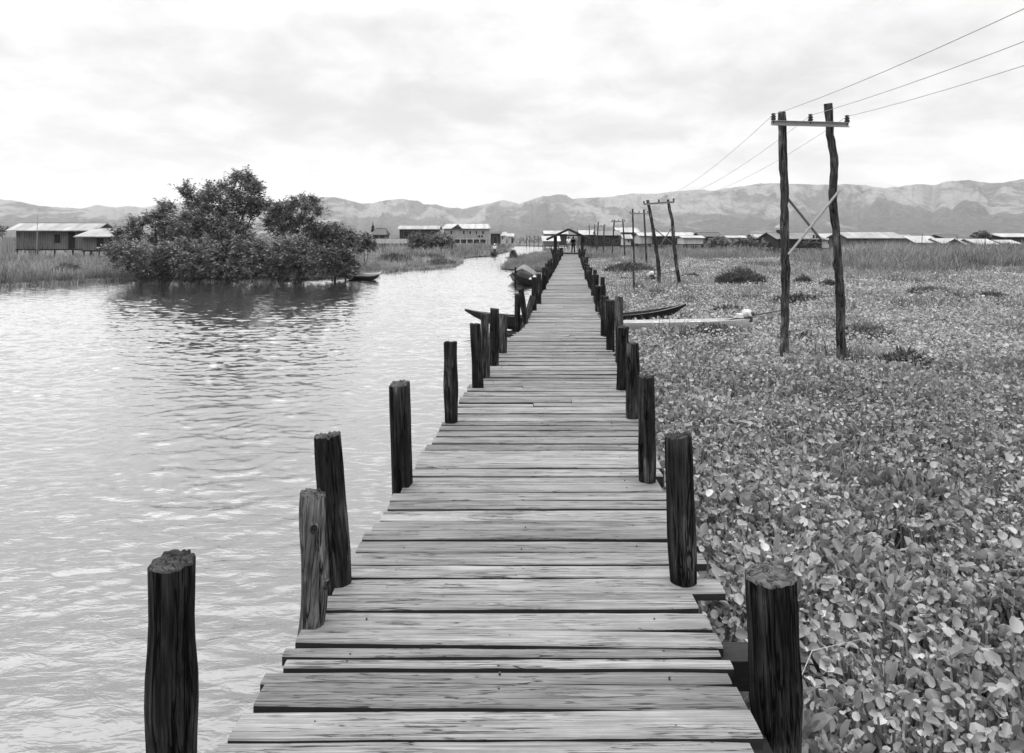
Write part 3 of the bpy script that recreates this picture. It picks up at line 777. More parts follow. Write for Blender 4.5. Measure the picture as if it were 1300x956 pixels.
WIRE_L = ['power wire on the river side insulators of the crossarms', 'power wire on the middle insulators of the crossarms', 'power wire on the outer marsh side insulators of the crossarms']
for k in range(3):
    chain = [P0[k]] + [w[k] for w in W]
    pts = []
    for i in range(len(chain) - 1):
        a, c = chain[i], chain[i + 1]; L = (c - a).length; n = 18
        sag = min(0.0011 * L * L, 0.9)
        for s in range(n):
            t = s / n; p = a.lerp(c, t); p.z -= 4 * sag * t * (1 - t); pts.append(p)
    pts.append(chain[-1])
    mb = MB(); mb.tube(pts, 0.0042, 5)
    tag(mb.build('power_wire', M['wire'], smooth=True), WIRE_L[k], 'wire', 'power line wires')

# ------------------------------------------------------------------ boats
def hull_mb(L, Wd, H, rise=0.35, fine=1.6, n=26, sheer_pow=3.0):
    """long canoe along local X, keel at z=0; outer mi 0, inner mi 1"""
    mb = MB(); sec = 7; st = []
    th = 0.03
    for i in range(n + 1):
        u = -1 + 2 * i / n
        w = Wd / 2 * max(0.03, (1 - abs(u) ** (2.2 * fine))) ; top = H + rise * abs(u) ** sheer_pow; bot = (H + rise - 0.05) * abs(u) ** (3.6 if rise > 0.1 else 9)
        ring = []
        for j in range(sec):
            v = -1 + 2 * j / (sec - 1)
            ring.append((u * L / 2, w * math.sin(v * math.pi / 2) * (0.78 + 0.22 * abs(v)), bot + (top - bot) * abs(v) ** 2.2))
        inn = []
        for j in range(sec):
            v = -1 + 2 * j / (sec - 1); wi = max(0.004, w - th)
            b2 = bot + th
            inn.append((u * L / 2 * 0.985, wi * math.sin(v * math.pi / 2) * (0.78 + 0.22 * abs(v)), min(top, b2 + (top - b2) * abs(v) ** 2.2)))
        st.append((ring, inn))
    for i in range(n):
        a, b = st[i], st[i + 1]
        for j in range(sec - 1):
            mb.add([a[0][j], a[0][j + 1], b[0][j + 1], b[0][j]], [(0, 1, 2, 3)], 0)
            mb.add([a[1][j], b[1][j], b[1][j + 1], a[1][j + 1]], [(0, 1, 2, 3)], 1)
        for j in (0, sec - 1):
            mb.add([a[0][j], b[0][j], b[1][j], a[1][j]], [(0, 1, 2, 3)], 2)
    for i in (0, n):
        mb.add(st[i][0], [tuple(range(sec))], 0)
    return mb

BOATS = []
def canoe(loc, rz, L, Wd, H, rise, outer, inner, label, cat='boat', group=None, thwarts=3, rim=None, pitch=0.0):
    BOATS.append((loc[0], loc[1], rz, L, Wd))
    root = empty('canoe', loc, label, cat, group, rz); root.rotation_euler = (0, pitch, rz)
    hull_mb(L, Wd, H, rise).build('hull', [M[outer], M[inner], M[rim or outer]], root, smooth=True)
    for k in range(thwarts):
        x = (k - (thwarts - 1) / 2) * L * 0.22
        MB().box((x, 0, H * 0.82), (0.14, Wd * 0.80, 0.025)).build('thwart', M[inner], root)
    return root

def add_motor(root, x, z, sgn=1, L=2.3, cover='white_cover'):
    mb = MB()
    mb.lathe((x, 0, z), [(0.02, 0.0), (0.09, 0.01), (0.125, 0.05), (0.12, 0.13), (0.08, 0.18), (0.03, 0.20)], 14)
    mb.box((x - 0.15 * sgn, 0.02, z + 0.03), (0.20, 0.15, 0.09)); mb.v = [(a + random.uniform(-1, 1) * 0.018, b + random.uniform(-1, 1) * 0.018, c + random.uniform(-1, 1) * 0.015) for a, b, c in mb.v]; mb.build('engine_cover', M[cover], root, smooth=True)
    mb = MB(); mb.box((x, 0, z - 0.05), (0.22, 0.16, 0.12)); mb.tube([(x + 0.08 * sgn, -0.03, z + 0.09), (x + 0.16 * sgn, -0.05, z + 0.10)], 0.055, 10); mb.tube([(x, 0.1, z - 0.2), (x, 0.1, z)], 0.03, 8)
    mb.build('engine_block', M['metal_dark'], root)
    mb = MB(); mb.tube([(x - 0.65 * sgn, 0.03, z - 0.10), (x, 0.03, z + 0.02), (x + (L - 0.9) * sgn, 0.03, z + 0.17)], 0.018, 8); mb.build('drive_shaft', M['metal_dark'], root)
    mb = MB()
    for k in range(3):
        a = k * 2.094; mb.box((x + (L - 0.9) * sgn, 0.03 + 0.06 * math.cos(a), z + 0.17 + 0.06 * math.sin(a)), (0.015, 0.05, 0.05), Matrix.Rotation(a, 3, 'X'))
    mb.build('propeller', M['metal_dark'], root)

# black canoe crossing under the deck, both ends in view
a, b = at(590, 392, 17.6), at(871, 392.5, 19.0)
mid = (a + b) / 2; rz = math.atan2(b.y - a.y, b.x - a.x); L = (b - a).to_2d().length
canoe((mid.x, mid.y, -0.10), rz, L, 0.62, 0.42, 0.26, 'hull_dark', 'hull_dark', 'black upswept canoe lying across beneath the walkway', rim='hull_grey')
# pale longtail boat among the hyacinth
a, b = at(705, 414, 16.3), at(962, 411, 16.9)
mid = (a + b) / 2; rz = math.atan2(b.y - a.y, b.x - a.x); L = (b - a).to_2d().length
bt = canoe((mid.x, mid.y, 0.09), rz, L, 0.56, 0.30, 0.04, 'hull_pale', 'hull_pale', 'pale longtail boat with white engine cover wedged in the hyacinth', rim='hull_pale')
add_motor(bt, L / 2 - 0.28, 0.36, 1, 1.9)
# dark longtail beside the second pair of poles
p = ground(812, 356, 0.25)
bt = canoe((p.x, p.y, 0.05), R(6), 1.9, 0.7, 0.33, 0.06, 'hull_dark', 'inside_pale', 'dark longtail boat with white engine cover by the splayed poles', thwarts=1)
add_motor(bt, 0.62, 0.46, 1, 2.1)
# covered boat moored on the river side
p = ground(668, 361)
bt = canoe((p.x - 0.1, p.y + 2.2, -0.08), R(86), 6.0, 1.35, 0.42, 0.40, 'hull_grey', 'hull_dark', 'river boat under a peaked grey tarpaulin moored against the walkway', thwarts=2)
mb = MB(); prof = []
for i in range(13):
    x = -1.9 + 3.9 * i / 12
    rowv = []
    for j in range(9):
        v = -1 + 2 * j / 8
        rowv.append((x + 0.05 * math.sin(j * 2 + i), v * 0.72 + 0.03 * math.sin(i * 1.7), 0.42 + (0.44 + 0.10 * math.sin(i * 0.9)) * (1 - abs(v) ** 1.15) + 0.03 * math.sin(i * 2.3 + j * 1.1)))
    prof.append(rowv)
for i in range(12):
    for j in range(8): mb.add([prof[i][j], prof[i][j + 1], prof[i + 1][j + 1], prof[i + 1][j]], [(0, 1, 2, 3)])
o = mb.build('tarpaulin', M['tarp'], bt, smooth=True)
sm = o.modifiers.new('thick', 'SOLIDIFY'); sm.thickness = 0.02
p = at(683, 349, 33)
canoe((p.x + 0.02, p.y + 1.2, -0.05), R(38), 3.2, 0.7, 0.34, 0.42, 'hull_dark', 'inside_pale', 'small black boat with a high pointed bow by the covered boat', thwarts=1, rim='hull_pale')
for k, (px, py, lb) in enumerate(((678.5, 354, 'lumpy white sack on the stern of the covered boat'), (673.5, 355, 'smaller white bundle beside the lumpy sack'))):
    q = at(px, py, 34.0); mb = MB(); s = (0.16, 0.10)[k]
    mb.lathe((0, 0, -s), [(0.3 * s, 0), (0.9 * s, 0.2 * s), (1.05 * s, 0.8 * s), (0.8 * s, 1.5 * s), (0.35 * s, 1.9 * s), (0.15 * s, 2.2 * s)], 12)
    o = mb.build('sack', M['white_cover'], smooth=True, loc=q); tag(o, lb, 'sack')
# boat at the far bank under the trees
p = ground(459, 355.3)
canoe((p.x, p.y, -0.08), R(-14), 2.2, 0.72, 0.26, 0.16, 'hull_dark', 'hull_dark', 'low black boat tied up at the foot of the trees', thwarts=1)
p = ground(470, 351)
canoe((p.x, p.y, -0.05), R(24), 1.3, 0.6, 0.24, 0.10, 'hull_pale', 'hull_pale', 'white boat pulled in behind the black one at the bank', thwarts=1)
mb = MB(); mb.tube([(0, 0, -0.3), (0.02, 0, 0.9)], 0.05, 8, jit=0.05); p = ground(654, 362)
tag(mb.build('mooring_stake', M['post'], loc=(p.x, p.y, 0), smooth=True), 'short stake standing alone in the river near the covered boat', 'stake')
mb = MB(); mb.tube([(0, 0, -0.3), (0.03, 0, 0.5), (0.0, 0, 1.25)], 0.04, 8, jit=0.05); p = ground(804, 372, 0.1)
tag(mb.build('mooring_stake', M['pole'], loc=(p.x, p.y, 0), smooth=True), 'thin crooked stake upright in the marsh leaves near the walkway', 'stake')

# ------------------------------------------------------------------ people
def skin_obj(name, verts, edges, radii, mat, parent, sub=2):
    me = bpy.data.meshes.new(name); me.from_pydata(verts, edges, []); me.update()
    me.skin_vertices.new(name='skin') if hasattr(me.skin_vertices, 'new') else None
    o = link_mesh(name, me, mat, parent)
    sk = o.modifiers.new('skin', 'SKIN')
    if not me.skin_vertices:
        bm = bmesh.new(); bm.from_mesh(me); bm.verts.layers.skin.verify(); bm.to_mesh(me); bm.free()
    for i, r_ in enumerate(radii):
        me.skin_vertices[0].data[i].radius = (r_, r_) if not isinstance(r_, tuple) else r_
    me.skin_vertices[0].data[0].use_root = True
    sb = o.modifiers.new('sub', 'SUBSURF'); sb.levels = sub; sb.render_levels = sub
    return o

def person(loc, rz, h, label, stride=0.25, top='cloth_dark', low='cloth_dark', hat=False, arm=(0.12, -0.12), paddle=False):
    root = empty('person', loc, label, 'person', rz=rz); k = h / 1.7; root.scale = (k, k, k)
    s = stride
    # walks along local -Y
    V = [(0, 0, 0.92), (0, 0, 1.12), (0, -0.01, 1.34), (0, -0.01, 1.45), (0, -0.02, 1.55), (0, -0.03, 1.66),
         (0.09, 0, 0.88), (0.10, -s * 0.5, 0.48), (0.10, -s, 0.08), (0.10, -s - 0.14, 0.03),
         (-0.09, 0, 0.88), (-0.10, s * 0.35, 0.48), (-0.10, s * 0.95, 0.10), (-0.10, s * 0.95 - 0.13, 0.03),
         (0.17, 0, 1.38), (0.23, arm[0] * 0.6, 1.12), (0.24, arm[0] * 0.6 - 0.10, 0.90), (0.24, arm[0] * 0.6 - 0.14, 0.82),
         (-0.17, 0, 1.38), (-0.23, arm[1] * 0.6, 1.12), (-0.24, arm[1] * 0.6 - 0.10, 0.90), (-0.24, arm[1] * 0.6 - 0.14, 0.82)]
    E = [(0, 1), (1, 2), (2, 3), (3, 4), (4, 5), (0, 6), (6, 7), (7, 8), (8, 9), (0, 10), (10, 11), (11, 12), (12, 13), (2, 14), (14, 15), (15, 16), (16, 17), (2, 18), (18, 19), (19, 20), (20, 21)]
    rad = [(0.15, 0.11), (0.13, 0.10), (0.15, 0.10), 0.055, (0.085, 0.095), (0.07, 0.08), 0.085, 0.06, 0.042, 0.04, 0.085, 0.06, 0.042, 0.04, 0.06, 0.042, 0.034, 0.03, 0.06, 0.042, 0.034, 0.03]
    skin_obj('body', V, E, rad, M['skin'], root)
    skin_obj('shirt', [(0, 0, 0.90), (0, 0, 1.12), (0, -0.005, 1.36), (0.18, 0, 1.38), (0.225, arm[0] * 0.5, 1.16), (-0.18, 0, 1.38), (-0.225, arm[1] * 0.5, 1.16)],
             [(0, 1), (1, 2), (2, 3), (3, 4), (2, 5), (5, 6)], [(0.17, 0.13), (0.15, 0.12), (0.16, 0.12), 0.075, 0.06, 0.075, 0.06], M[top], root)
    skin_obj('trousers', [(0, 0, 0.93), V[6], V[7], V[8], V[10], V[11], V[12]], [(0, 1), (1, 2), (2, 3), (0, 4), (4, 5), (5, 6)], [(0.165, 0.125), 0.105, 0.08, 0.065, 0.105, 0.08, 0.065], M[low], root)
    if hat:
        MB().lathe((0, -0.03, 1.66), [(0.20, 0.0), (0.19, 0.012), (0.11, 0.03), (0.10, 0.09), (0.05, 0.11)], 14).build('hat', M['cloth_white'], root, smooth=True)
    else:
        MB().lathe((0, -0.015, 1.58), [(0.09, 0.0), (0.105, 0.06), (0.10, 0.11), (0.07, 0.155), (0.02, 0.17)], 12).build('hair', M['hair'], root, smooth=True)
    MB().box((0, -0.135, 1.575), (0.03, 0.03, 0.05)).build('nose', M['skin'], root)
    return root
person((walk_x(66) + 0.22, 66.0, DECK), R(8), 1.60, 'person in dark clothes walking through the shelter on the deck', 0.22)
person((walk_x(78) - 0.30, 78.0, DECK), R(-10), 1.60, 'person in a pale shirt on the deck beyond the shelter', 0.15, top='cloth_white', low='cloth_grey')
pb = ground(628, 324.5)
canoe((pb.x, pb.y, -0.08), R(82), 4.2, 0.75, 0.30, 0.25, 'hull_dark', 'hull_dark', 'narrow black canoe carrying a standing rower down the channel', thwarts=1)
person((pb.x, pb.y - 0.2, 0.02), R(0), 1.45, 'person in white top and hat standing in a canoe', 0.10, top='cloth_white', hat=True)

# ------------------------------------------------------------------ houses
def house(name, x0, x1, yr, ye, yf, d, label, depth=5.0, roof='bright', wall='grey', wins=(), doors=(), stilts=True, rz=0.0, over=0.35, gable=True, group=None, hip=0.0, porch=False):
    """ridge runs along local X.  x0,x1: roof extent; yr, ye, yf: ridge, eave and floor rows in the photograph's frame"""
    Wd = (x1 - x0) / F * d; cx = ((x0 + x1) / 2 - HX) / F * d
    zr, ze, zf = zof(yr, d), zof(ye, d), max(zof(yf, d), 0.15)
    dep = depth
    cyw = d + dep / 2
    root = empty(name, (cx * (1.0), cyw, 0.0), label, 'house', group, rz)
    w2, d2 = Wd / 2 - over, dep / 2 - over
    zr = max(zr, ze + 0.35)
    # wall
    mb = MB(); zt = ze + 0.02
    mb.add([(-w2, -d2, zf), (w2, -d2, zf), (w2, d2, zf), (-w2, d2, zf), (-w2, -d2, zt), (w2, -d2, zt), (w2, d2, zt), (-w2, d2, zt), (-w2, 0, zt + (zr - zt) * (0.85 if hip == 0 else 0.02)), (w2, 0, zt + (zr - zt) * (0.85 if hip == 0 else 0.02))],
           [(0, 1, 5, 4), (2, 3, 7, 6), (1, 2, 6, 9, 5), (3, 0, 4, 8, 7), (3, 2, 1, 0)])
    mb.build('wall', M['wall_' + wall], root)
    # roof
    t = 0.09; hx = hip * Wd / 2
    for s, nm in ((-1, 'roof'), (1, 'roof')):
        mb = MB()
        A = [(-Wd / 2, s * dep / 2, ze), (Wd / 2, s * dep / 2, ze), (Wd / 2 - hx, 0, zr), (-Wd / 2 + hx, 0, zr)]
        mb.add(A + [(x, y, z + t) for x, y, z in A], ((0, 1, 2, 3), (7, 6, 5, 4), (0, 4, 5, 1), (1, 5, 6, 2), (2, 6, 7, 3), (3, 7, 4, 0)))
        mb.build(nm, M['roof_' + roof], root)
    if hip > 0:
        for s in (-1, 1):
            mb = MB(); A = [(s * Wd / 2, -dep / 2, ze), (s * Wd / 2, dep / 2, ze), (s * (Wd / 2 - hx), 0, zr)]
            mb.add(A + [(x, y, z + t) for x, y, z in A], ((0, 1, 2), (5, 4, 3), (0, 3, 4, 1), (1, 4, 5, 2), (2, 5, 3, 0))); mb.build('roof', M['roof_' + roof], root)
    mb = MB(); mb.bar((-Wd / 2 + hx, 0, zr + 0.08), (Wd / 2 - hx, 0, zr + 0.08), 0.16, 0.08); mb.build('ridge_cap', M['roof_' + roof], root)
    sx = lambda px: (px - (x0 + x1) / 2) / F * d
    for (a, b_, t0, t1) in wins:
        xa, xb, za, zb = sx(a), sx(b_), zof(t1, d), zof(t0, d)
        f = MB()
        for q in ((xa, za, xb, za), (xa, zb, xb, zb)): f.bar((q[0] - 0.04, -d2 - 0.03, q[1]), (q[2] + 0.04, -d2 - 0.03, q[3]), 0.06, 0.07)
        for x in (xa, xb): f.bar((x, -d2 - 0.026, za), (x, -d2 - 0.026, zb), 0.06, 0.06)
        fo = f.build('window', M['wall_' + ('white' if wall in ('pale', 'white') else 'grey')], root)
        MB().box(((xa + xb) / 2, -d2 - 0.012, (za + zb) / 2), (xb - xa, 0.02, zb - za)).build('pane', M['glass'], fo)
    for (a, b_, t0, t1) in doors:
        xa, xb, za, zb = sx(a), sx(b_), zof(t1, d), zof(t0, d)
        MB().box(((xa + xb) / 2, -d2 - 0.010, (za + zb) / 2), (xb - xa, 0.02, zb - za)).build('doorway', M['dark_fill'], root)  # flat dark panel on the wall, interior shade painted as its colour
        f = MB()
        for x in (xa, xb): f.bar((x, -d2 - 0.03, za), (x, -d2 - 0.03, zb + 0.05), 0.07, 0.05)
        f.bar((xa - 0.035, -d2 - 0.031, zb + 0.075), (xb + 0.035, -d2 - 0.031, zb + 0.075), 0.06, 0.06)
        f.build('door_frame', M['wall_grey'], root)
    if stilts and zf > 0.3:
        n = max(3, int(Wd / 1.6))
        for i in range(n):
            for y in (-d2 + 0.1, d2 - 0.1):
                x = -w2 + 0.1 + (2 * w2 - 0.2) * i / (n - 1)
                MB().tube([(x, y, -0.5), (x + random.uniform(-0.05, 0.05), y, zf)], 0.07, 7).build('stilt', M['pole'], root)
        mb = MB(); mb.bar((-w2, -d2 - 0.02, zf - 0.05), (w2, -d2 - 0.02, zf - 0.05), 0.10, 0.14); mb.build('floor_beam', M['beam'], root)
    return root, dict(w2=w2, d2=d2, zr=zr, ze=ze, zf=zf, sx=sx)

VG = 'village houses across the marsh'
# the timber house across the river, with its lean-to
h1, q = house('stilt_house', 7, 117, 283.5, 293.5, 316.5, 74, 'grey timber stilt house with a long pale tin roof beside the trees', 5.0, 'pale', 'grey',
      wins=((62, 70, 297, 309),), doors=((79, 88.5, 294.8, 316),), over=0.7, rz=R(4))
for px in (28, 46):
    x = q['sx'](px); MB().tube([(x, -q['d2'] - 0.55, q['zf'] - 0.1), (x, -q['d2'] - 0.55, q['ze'] + 0.05)], 0.06, 7).build('porch_pillar', M['bamboo_dark'], h1)
mb = MB(); x0_, x1_ = q['sx'](20), q['sx'](60)
mb.bar((x0_, -q['d2'] - 0.5, q['zf'] + 0.45), (x1_, -q['d2'] - 0.5, q['zf'] + 0.45), 0.04, 0.06)
for i in range(22): x = x0_ + (x1_ - x0_) * i / 21; mb.bar((x, -q['d2'] - 0.5, q['zf']), (x, -q['d2'] - 0.5, q['zf'] + 0.45), 0.03, 0.05)
mb.build('railing', M['wall_grey'], h1)
house('lean_to_house', 93, 149, 290.5, 301.2, 318, 70, 'low timber annex with a pale tin roof half hidden by leaves', 5.6, 'pale', 'grey', doors=((118, 128, 302.5, 317.5), (133, 139, 302.5, 317.5)), over=0.6, hip=0.22)
mb = MB(); p = at(46.5, 300, 70); mb.tube([(0, 0, 0), (0.05, 0, 3.0), (0.12, 0, p.z + 2.3)], [0.035, 0.03, 0.02], 6)
tag(mb.build('aerial_mast', M['steel'], loc=(p.x, p.y, 0)), 'thin aerial mast rising past the stilt house roof', 'mast')
# reed fence at the edge
mb = MB(); fp = [at(-40, 303, 78), at(18, 303, 76)]
for i in range(60):
    t = i / 59; p = fp[0].lerp(fp[1], t); h = zof(302.5, 77) + random.uniform(-0.12, 0.12)
    mb.bar((p.x, p.y + random.uniform(-0.03, 0.03), 0), (p.x + random.uniform(-0.04, 0.04), p.y, h), 0.075, 0.04)
tag(mb.build('reed_fence', M['wall_pale']), 'pale upright reed fence at the end of the stilt house', 'fence')

# houses further up the far bank
house('village_house', 470.5, 491, 290, 298.5, 303, 150, 'small dark roofed house with a finial behind the bank bushes', 5, 'dark', 'grey', wins=((475, 480, 299.3, 302.2), (482, 488, 299.3, 302.2)), hip=0.35)
mb = MB(); p = at(470.5, 291, 150); mb.lathe((0, 0, 0), [(0.35, 0), (0.45, 0.4), (0.3, 0.8), (0.36, 1.1), (0.1, 1.6), (0.04, 2.4)], 10)
tag(mb.build('roof_finial', M['beam'], loc=(p.x, p.y + 2.5, p.z - 0.6), smooth=True), 'dark pointed finial on the small dark roofed house', 'finial')
mb = MB(); a, b = at(477, 306, 140), at(519, 306, 140); z0, z1 = zof(309, 140), zof(303.2, 140)
mb.box(((a.x + b.x) / 2, 140, (z0 + z1) / 2), (b.x - a.x, 0.12, z1 - z0)); fr = empty('plank_fence', ((a.x + b.x) / 2, 140, 0), 'white raised fence on short stilts along the far bank', 'fence')
mb2 = MB(); mb2.box((0, 0, (z0 + z1) / 2), (b.x - a.x, 0.12, z1 - z0)); mb2.build('fence_boards', M['wall_white'], fr)
for i in range(9): x = -(b.x - a.x) / 2 + (b.x - a.x) * i / 8; MB().bar((x, 0.1, -0.3), (x, 0.1, z1 + 0.1), 0.12, 0.12).build('fence_post', M['pole'], fr)
h3, q = house('village_house', 504, 558, 286.3, 291.3, 303.5, 158, 'long open fronted house with dark interior behind round bushes', 6, 'pale', 'dark', wins=((512, 519, 293.5, 300.5), (530, 537, 293.5, 300.5)), over=0.5)
h2, q = house('village_house', 561, 623, 284, 290.6, 311.5, 172, 'two storey pale house with white ground floor pillars by the channel', 8, 'bright', 'pale',
      wins=((571.5, 574, 292.5, 297.5), (587.3, 590, 292.5, 297.5), (595.5, 598, 293, 297.5), (603.5, 606, 293, 297.5), (611.7, 614.4, 293, 297.5), (606.8, 609.8, 298.5, 301.5), (610.4, 613.2, 298.5, 301.5)),
      doors=tuple((577 + 8.2 * i, 583.8 + 8.2 * i, 304.2, 308.8) for i in range(5)), over=0.5, hip=0.12, stilts=False)
mb = MB(); x = q['sx'](580); zt, zb = zof(286.8, 172), zof(290.4, 172); w_ = 1.45
mb.add([(x - w_, -q['d2'] - 0.55, zb), (x + w_, -q['d2'] - 0.55, zb), (x, -q['d2'] - 0.55, zt), (x - w_, -0.5, zb + 0.9), (x + w_, -0.5, zb + 0.9), (x, -0.5, zt + 0.5)], [(0, 1, 2), (1, 4, 5, 2), (0, 2, 5, 3)])
mb.build('front_gable', M['wall_dark'], h2)
mb = MB(); zc = zof(303.3, 172); mb.bar((-q['w2'] + 0.6, -q['d2'] - 0.03, zc), (q['w2'], -q['d2'] - 0.03, zc), 0.08, 0.18); mb.build('storey_band', M['wall_white'], h2)
for i in range(6):
    x = q['sx'](576 + 8.2 * i); mb = MB(); mb.bar((x, -q['d2'] - 0.08, 0), (x, -q['d2'] - 0.08, zc - 0.1), 0.2, 0.2); mb.build('pillar', M['wall_white'], h2)
house('village_house', 621, 637, 294.8, 297, 311, 160, 'narrow dark shed at the end of the two storey house', 4, 'dark', 'dark', doors=((626, 631, 300, 310),))
house('village_house', 634.5, 643.5, 294.5, 299.5, 310, 185, 'small white hut next to the narrow dark shed', 4, 'bright', 'white', wins=((637, 639, 301, 304),))
house('village_house', 643, 653, 296.5, 300.5, 311, 190, 'last white hut on the channel bend with a dark doorway', 4, 'bright', 'white', doors=((649.3, 651.5, 302.5, 309),))

# pole frames standing at the bend
for k, (xa, xb, yt, yb, dd, lb) in enumerate(((668.5, 672.5, 299.5, 313, 165, 'taller bare pole frame standing at the bend of the channel'), (678, 683.5, 299, 313, 170, 'wider bare pole frame beside the white roofs'))):
    a, b = at(xa, yb, dd), at(xb, yb, dd); zt = zof(yt, dd); mb = MB()
    for p in (a, b): mb.tube([(p.x - a.x, 0, -0.3), (p.x - a.x, 0, zt)], 0.075, 6)
    for f_ in (0.62, 0.92): mb.bar((0, -0.05, zt * f_), (b.x - a.x, -0.05, zt * f_), 0.08, 0.08)
    tag(mb.build('pole_frame', M['pole'], loc=(a.x, dd, 0)), lb, 'frame')

# the village behind shelter and marsh
house('village_house', 690, 722, 293, 297.4, 311, 150, 'house with a dark front seen past the river side of the shelter', 7, 'bright', 'dark', doors=((696, 702, 300, 310),), group=VG)
house('village_house', 688, 712, 300, 306.5, 312, 128, 'low white tin roof just outside the shelter', 6, 'bright', 'grey', group=VG)
house('village_house', 736, 763, 292.5, 298.5, 314, 128, 'dark walled house with a bright roof right behind the shelter', 8, 'bright', 'dark', wins=((745, 748, 302, 306), (752, 755, 302, 306)), group=VG)
house('village_house', 757, 790, 293, 299.2, 312, 124, 'dark house with pale eave line behind the slightly splayed poles', 7, 'grey', 'dark', wins=((770, 774, 303, 308), (781, 785, 304, 309)), group=VG)
house('village_house', 783, 813, 289, 295.3, 312, 134, 'tall house with a bright roof and shaded upper windows', 7, 'bright', 'dark', wins=((795, 798, 298, 303), (806, 810, 298, 303)), group=VG)
hh, q = house('village_house', 790, 804, 298, 303.5, 311.5, 112, 'small white gabled cottage between the straight power poles', 4, 'pale', 'white', wins=((797.5, 799.8, 303.8, 307.5),), group=VG)
house('village_house', 811, 838, 295.5, 299.8, 309.5, 126, 'low white house left of the splayed poles', 7, 'bright', 'white', doors=((830, 833, 302, 309),), group=VG)
house('village_house', 832, 888, 295.2, 300.0, 309.8, 122, 'long low house with a bright roof behind the splayed poles', 8, 'bright', 'dark', wins=((842, 845, 303, 306), (858, 862, 302, 306)), hip=0.12, group=VG)
house('village_house', 866, 896, 300.5, 302.4, 310, 112, 'low white shed wall in front of the long bright roof', 5, 'bright', 'white', group=VG)
house('village_house', 890, 921, 295.8, 301.0, 309, 118, 'black roofed house beside the straw stacks', 7, 'dark', 'grey', doors=((896, 904, 302.8, 308),), group=VG)
house('village_house', 924, 952, 299.6, 302.2, 309, 130, 'flat white roof glimpsed behind the straw stacks', 6, 'bright', 'white', group=VG)
house('village_house', 958, 998, 297.5, 302.5, 309, 132, 'grey shed with a pale roof behind the tall crooked pole', 6, 'pale', 'dark', group=VG)
hh, q = house('village_house', 986, 1048, 295.5, 303.8, 314, 96, 'broad grey roofed house with a small turret behind the crossed braces', 8, 'grey', 'dark', group=VG)
mb = MB(); tx = q['sx'](1004); mb.box((tx, -0.5, q['zr'] - 0.05), (0.95, 1.2, 1.0)); mb.build('turret', M['wall_dark'], hh)
mb = MB(); zz = zof(286.5, 99)
mb.lathe((tx, -0.5, zz - 0.15), [(1.0, -0.15), (0.95, -0.09), (0.45, 0.25), (0.06, 0.38)], 4); mb.build('turret_roof', M['roof_pale'], hh)
mb = MB(); gx = q['sx'](1034)
mb.box((gx, -q['d2'] - 0.3, zof(300.5, 96)), (0.95, 0.5, 0.75)); mb.build('dormer', M['wall_white'], hh)
for o_ in (-0.2, 0.24): MB().box((gx + o_, -q['d2'] - 0.56, zof(300.3, 96)), (0.22, 0.02, 0.5)).build('dormer_window', M['glass'], hh)
house('village_house', 1042, 1079, 296.8, 304.5, 315, 104, 'white walled house showing between the two tall poles', 6, 'bright', 'white', wins=((1052, 1056, 306, 310),), group=VG)
house('stilt_house', 1076, 1150, 295, 303, 318, 86, 'wide grey stilt house with a pale roof beyond the outer crooked pole', 6, 'pale', 'grey', wins=((1098, 1102, 307, 312), (1124, 1128, 307, 312)), over=0.3, group=VG)
house('village_house', 1150, 1166, 298.5, 304.5, 313, 112, 'small bright roof tucked against the wide stilt house', 5, 'bright', 'dark', group=VG)
house('village_house', 1162, 1199, 299.8, 308.8, 314, 106, 'bright flat looking tin roof with a torn edge', 7, 'bright', 'grey', group=VG)
house('village_house', 1201, 1231, 298.6, 303.0, 312, 126, 'dark roof rising behind the row of bright roofs', 7, 'dark', 'dark', group=VG)
house('village_house', 1196, 1229, 303.2, 309.6, 314, 104, 'bright tin roof directly below the dark one', 6, 'bright', 'grey', group=VG)
house('village_house', 1226, 1245, 303.6, 311, 315, 100, 'short bright roof beside the round tree', 5, 'bright', 'dark', group=VG)
house('village_house', 1241, 1271, 304, 311, 315, 98, 'bright roof in front of the round tree', 6, 'bright', 'grey', group=VG)
house('village_house', 1272, 1330, 296.6, 301.2, 312, 118, 'long bright roofed house with a shaded verandah at the frame edge', 8, 'bright', 'dark', group=VG)
house('village_house', 1274, 1299, 305.3, 310.2, 315, 100, 'low bright roof below the shaded verandah', 5, 'bright', 'grey', group=VG)
for k, (px, yt, yb, dd, lb) in enumerate(((1170, 297, 318, 84, 'thin leaning pole before the small bright roof'), (1216, 299, 318, 80, 'thin upright pole before the dark roof'), (1249.5, 300, 334, 62, 'tallest thin pole in the reeds near the round tree'),
                                       (1287, 309, 326, 70, 'short stick in the reeds at the frame edge'), (1122, 308, 330, 64, 'thin pole in the reeds before the wide grey house'), (1085, 311, 333, 60, 'short thin pole beside the outer crooked pole'))):
    p = at(px, yb, dd); mb = MB(); mb.tube([(0, 0, -0.2), (0.04 * (-1) ** k, 0, zof(yt, dd) * 0.6), (0.10 * (-1) ** k, 0, zof(yt, dd))], [0.045, 0.04, 0.03], 6, jit=0.05)
    tag(mb.build('bamboo_pole', M['pole'], loc=(p.x, dd, 0), smooth=True), lb, 'pole', 'thin poles standing in the reeds')

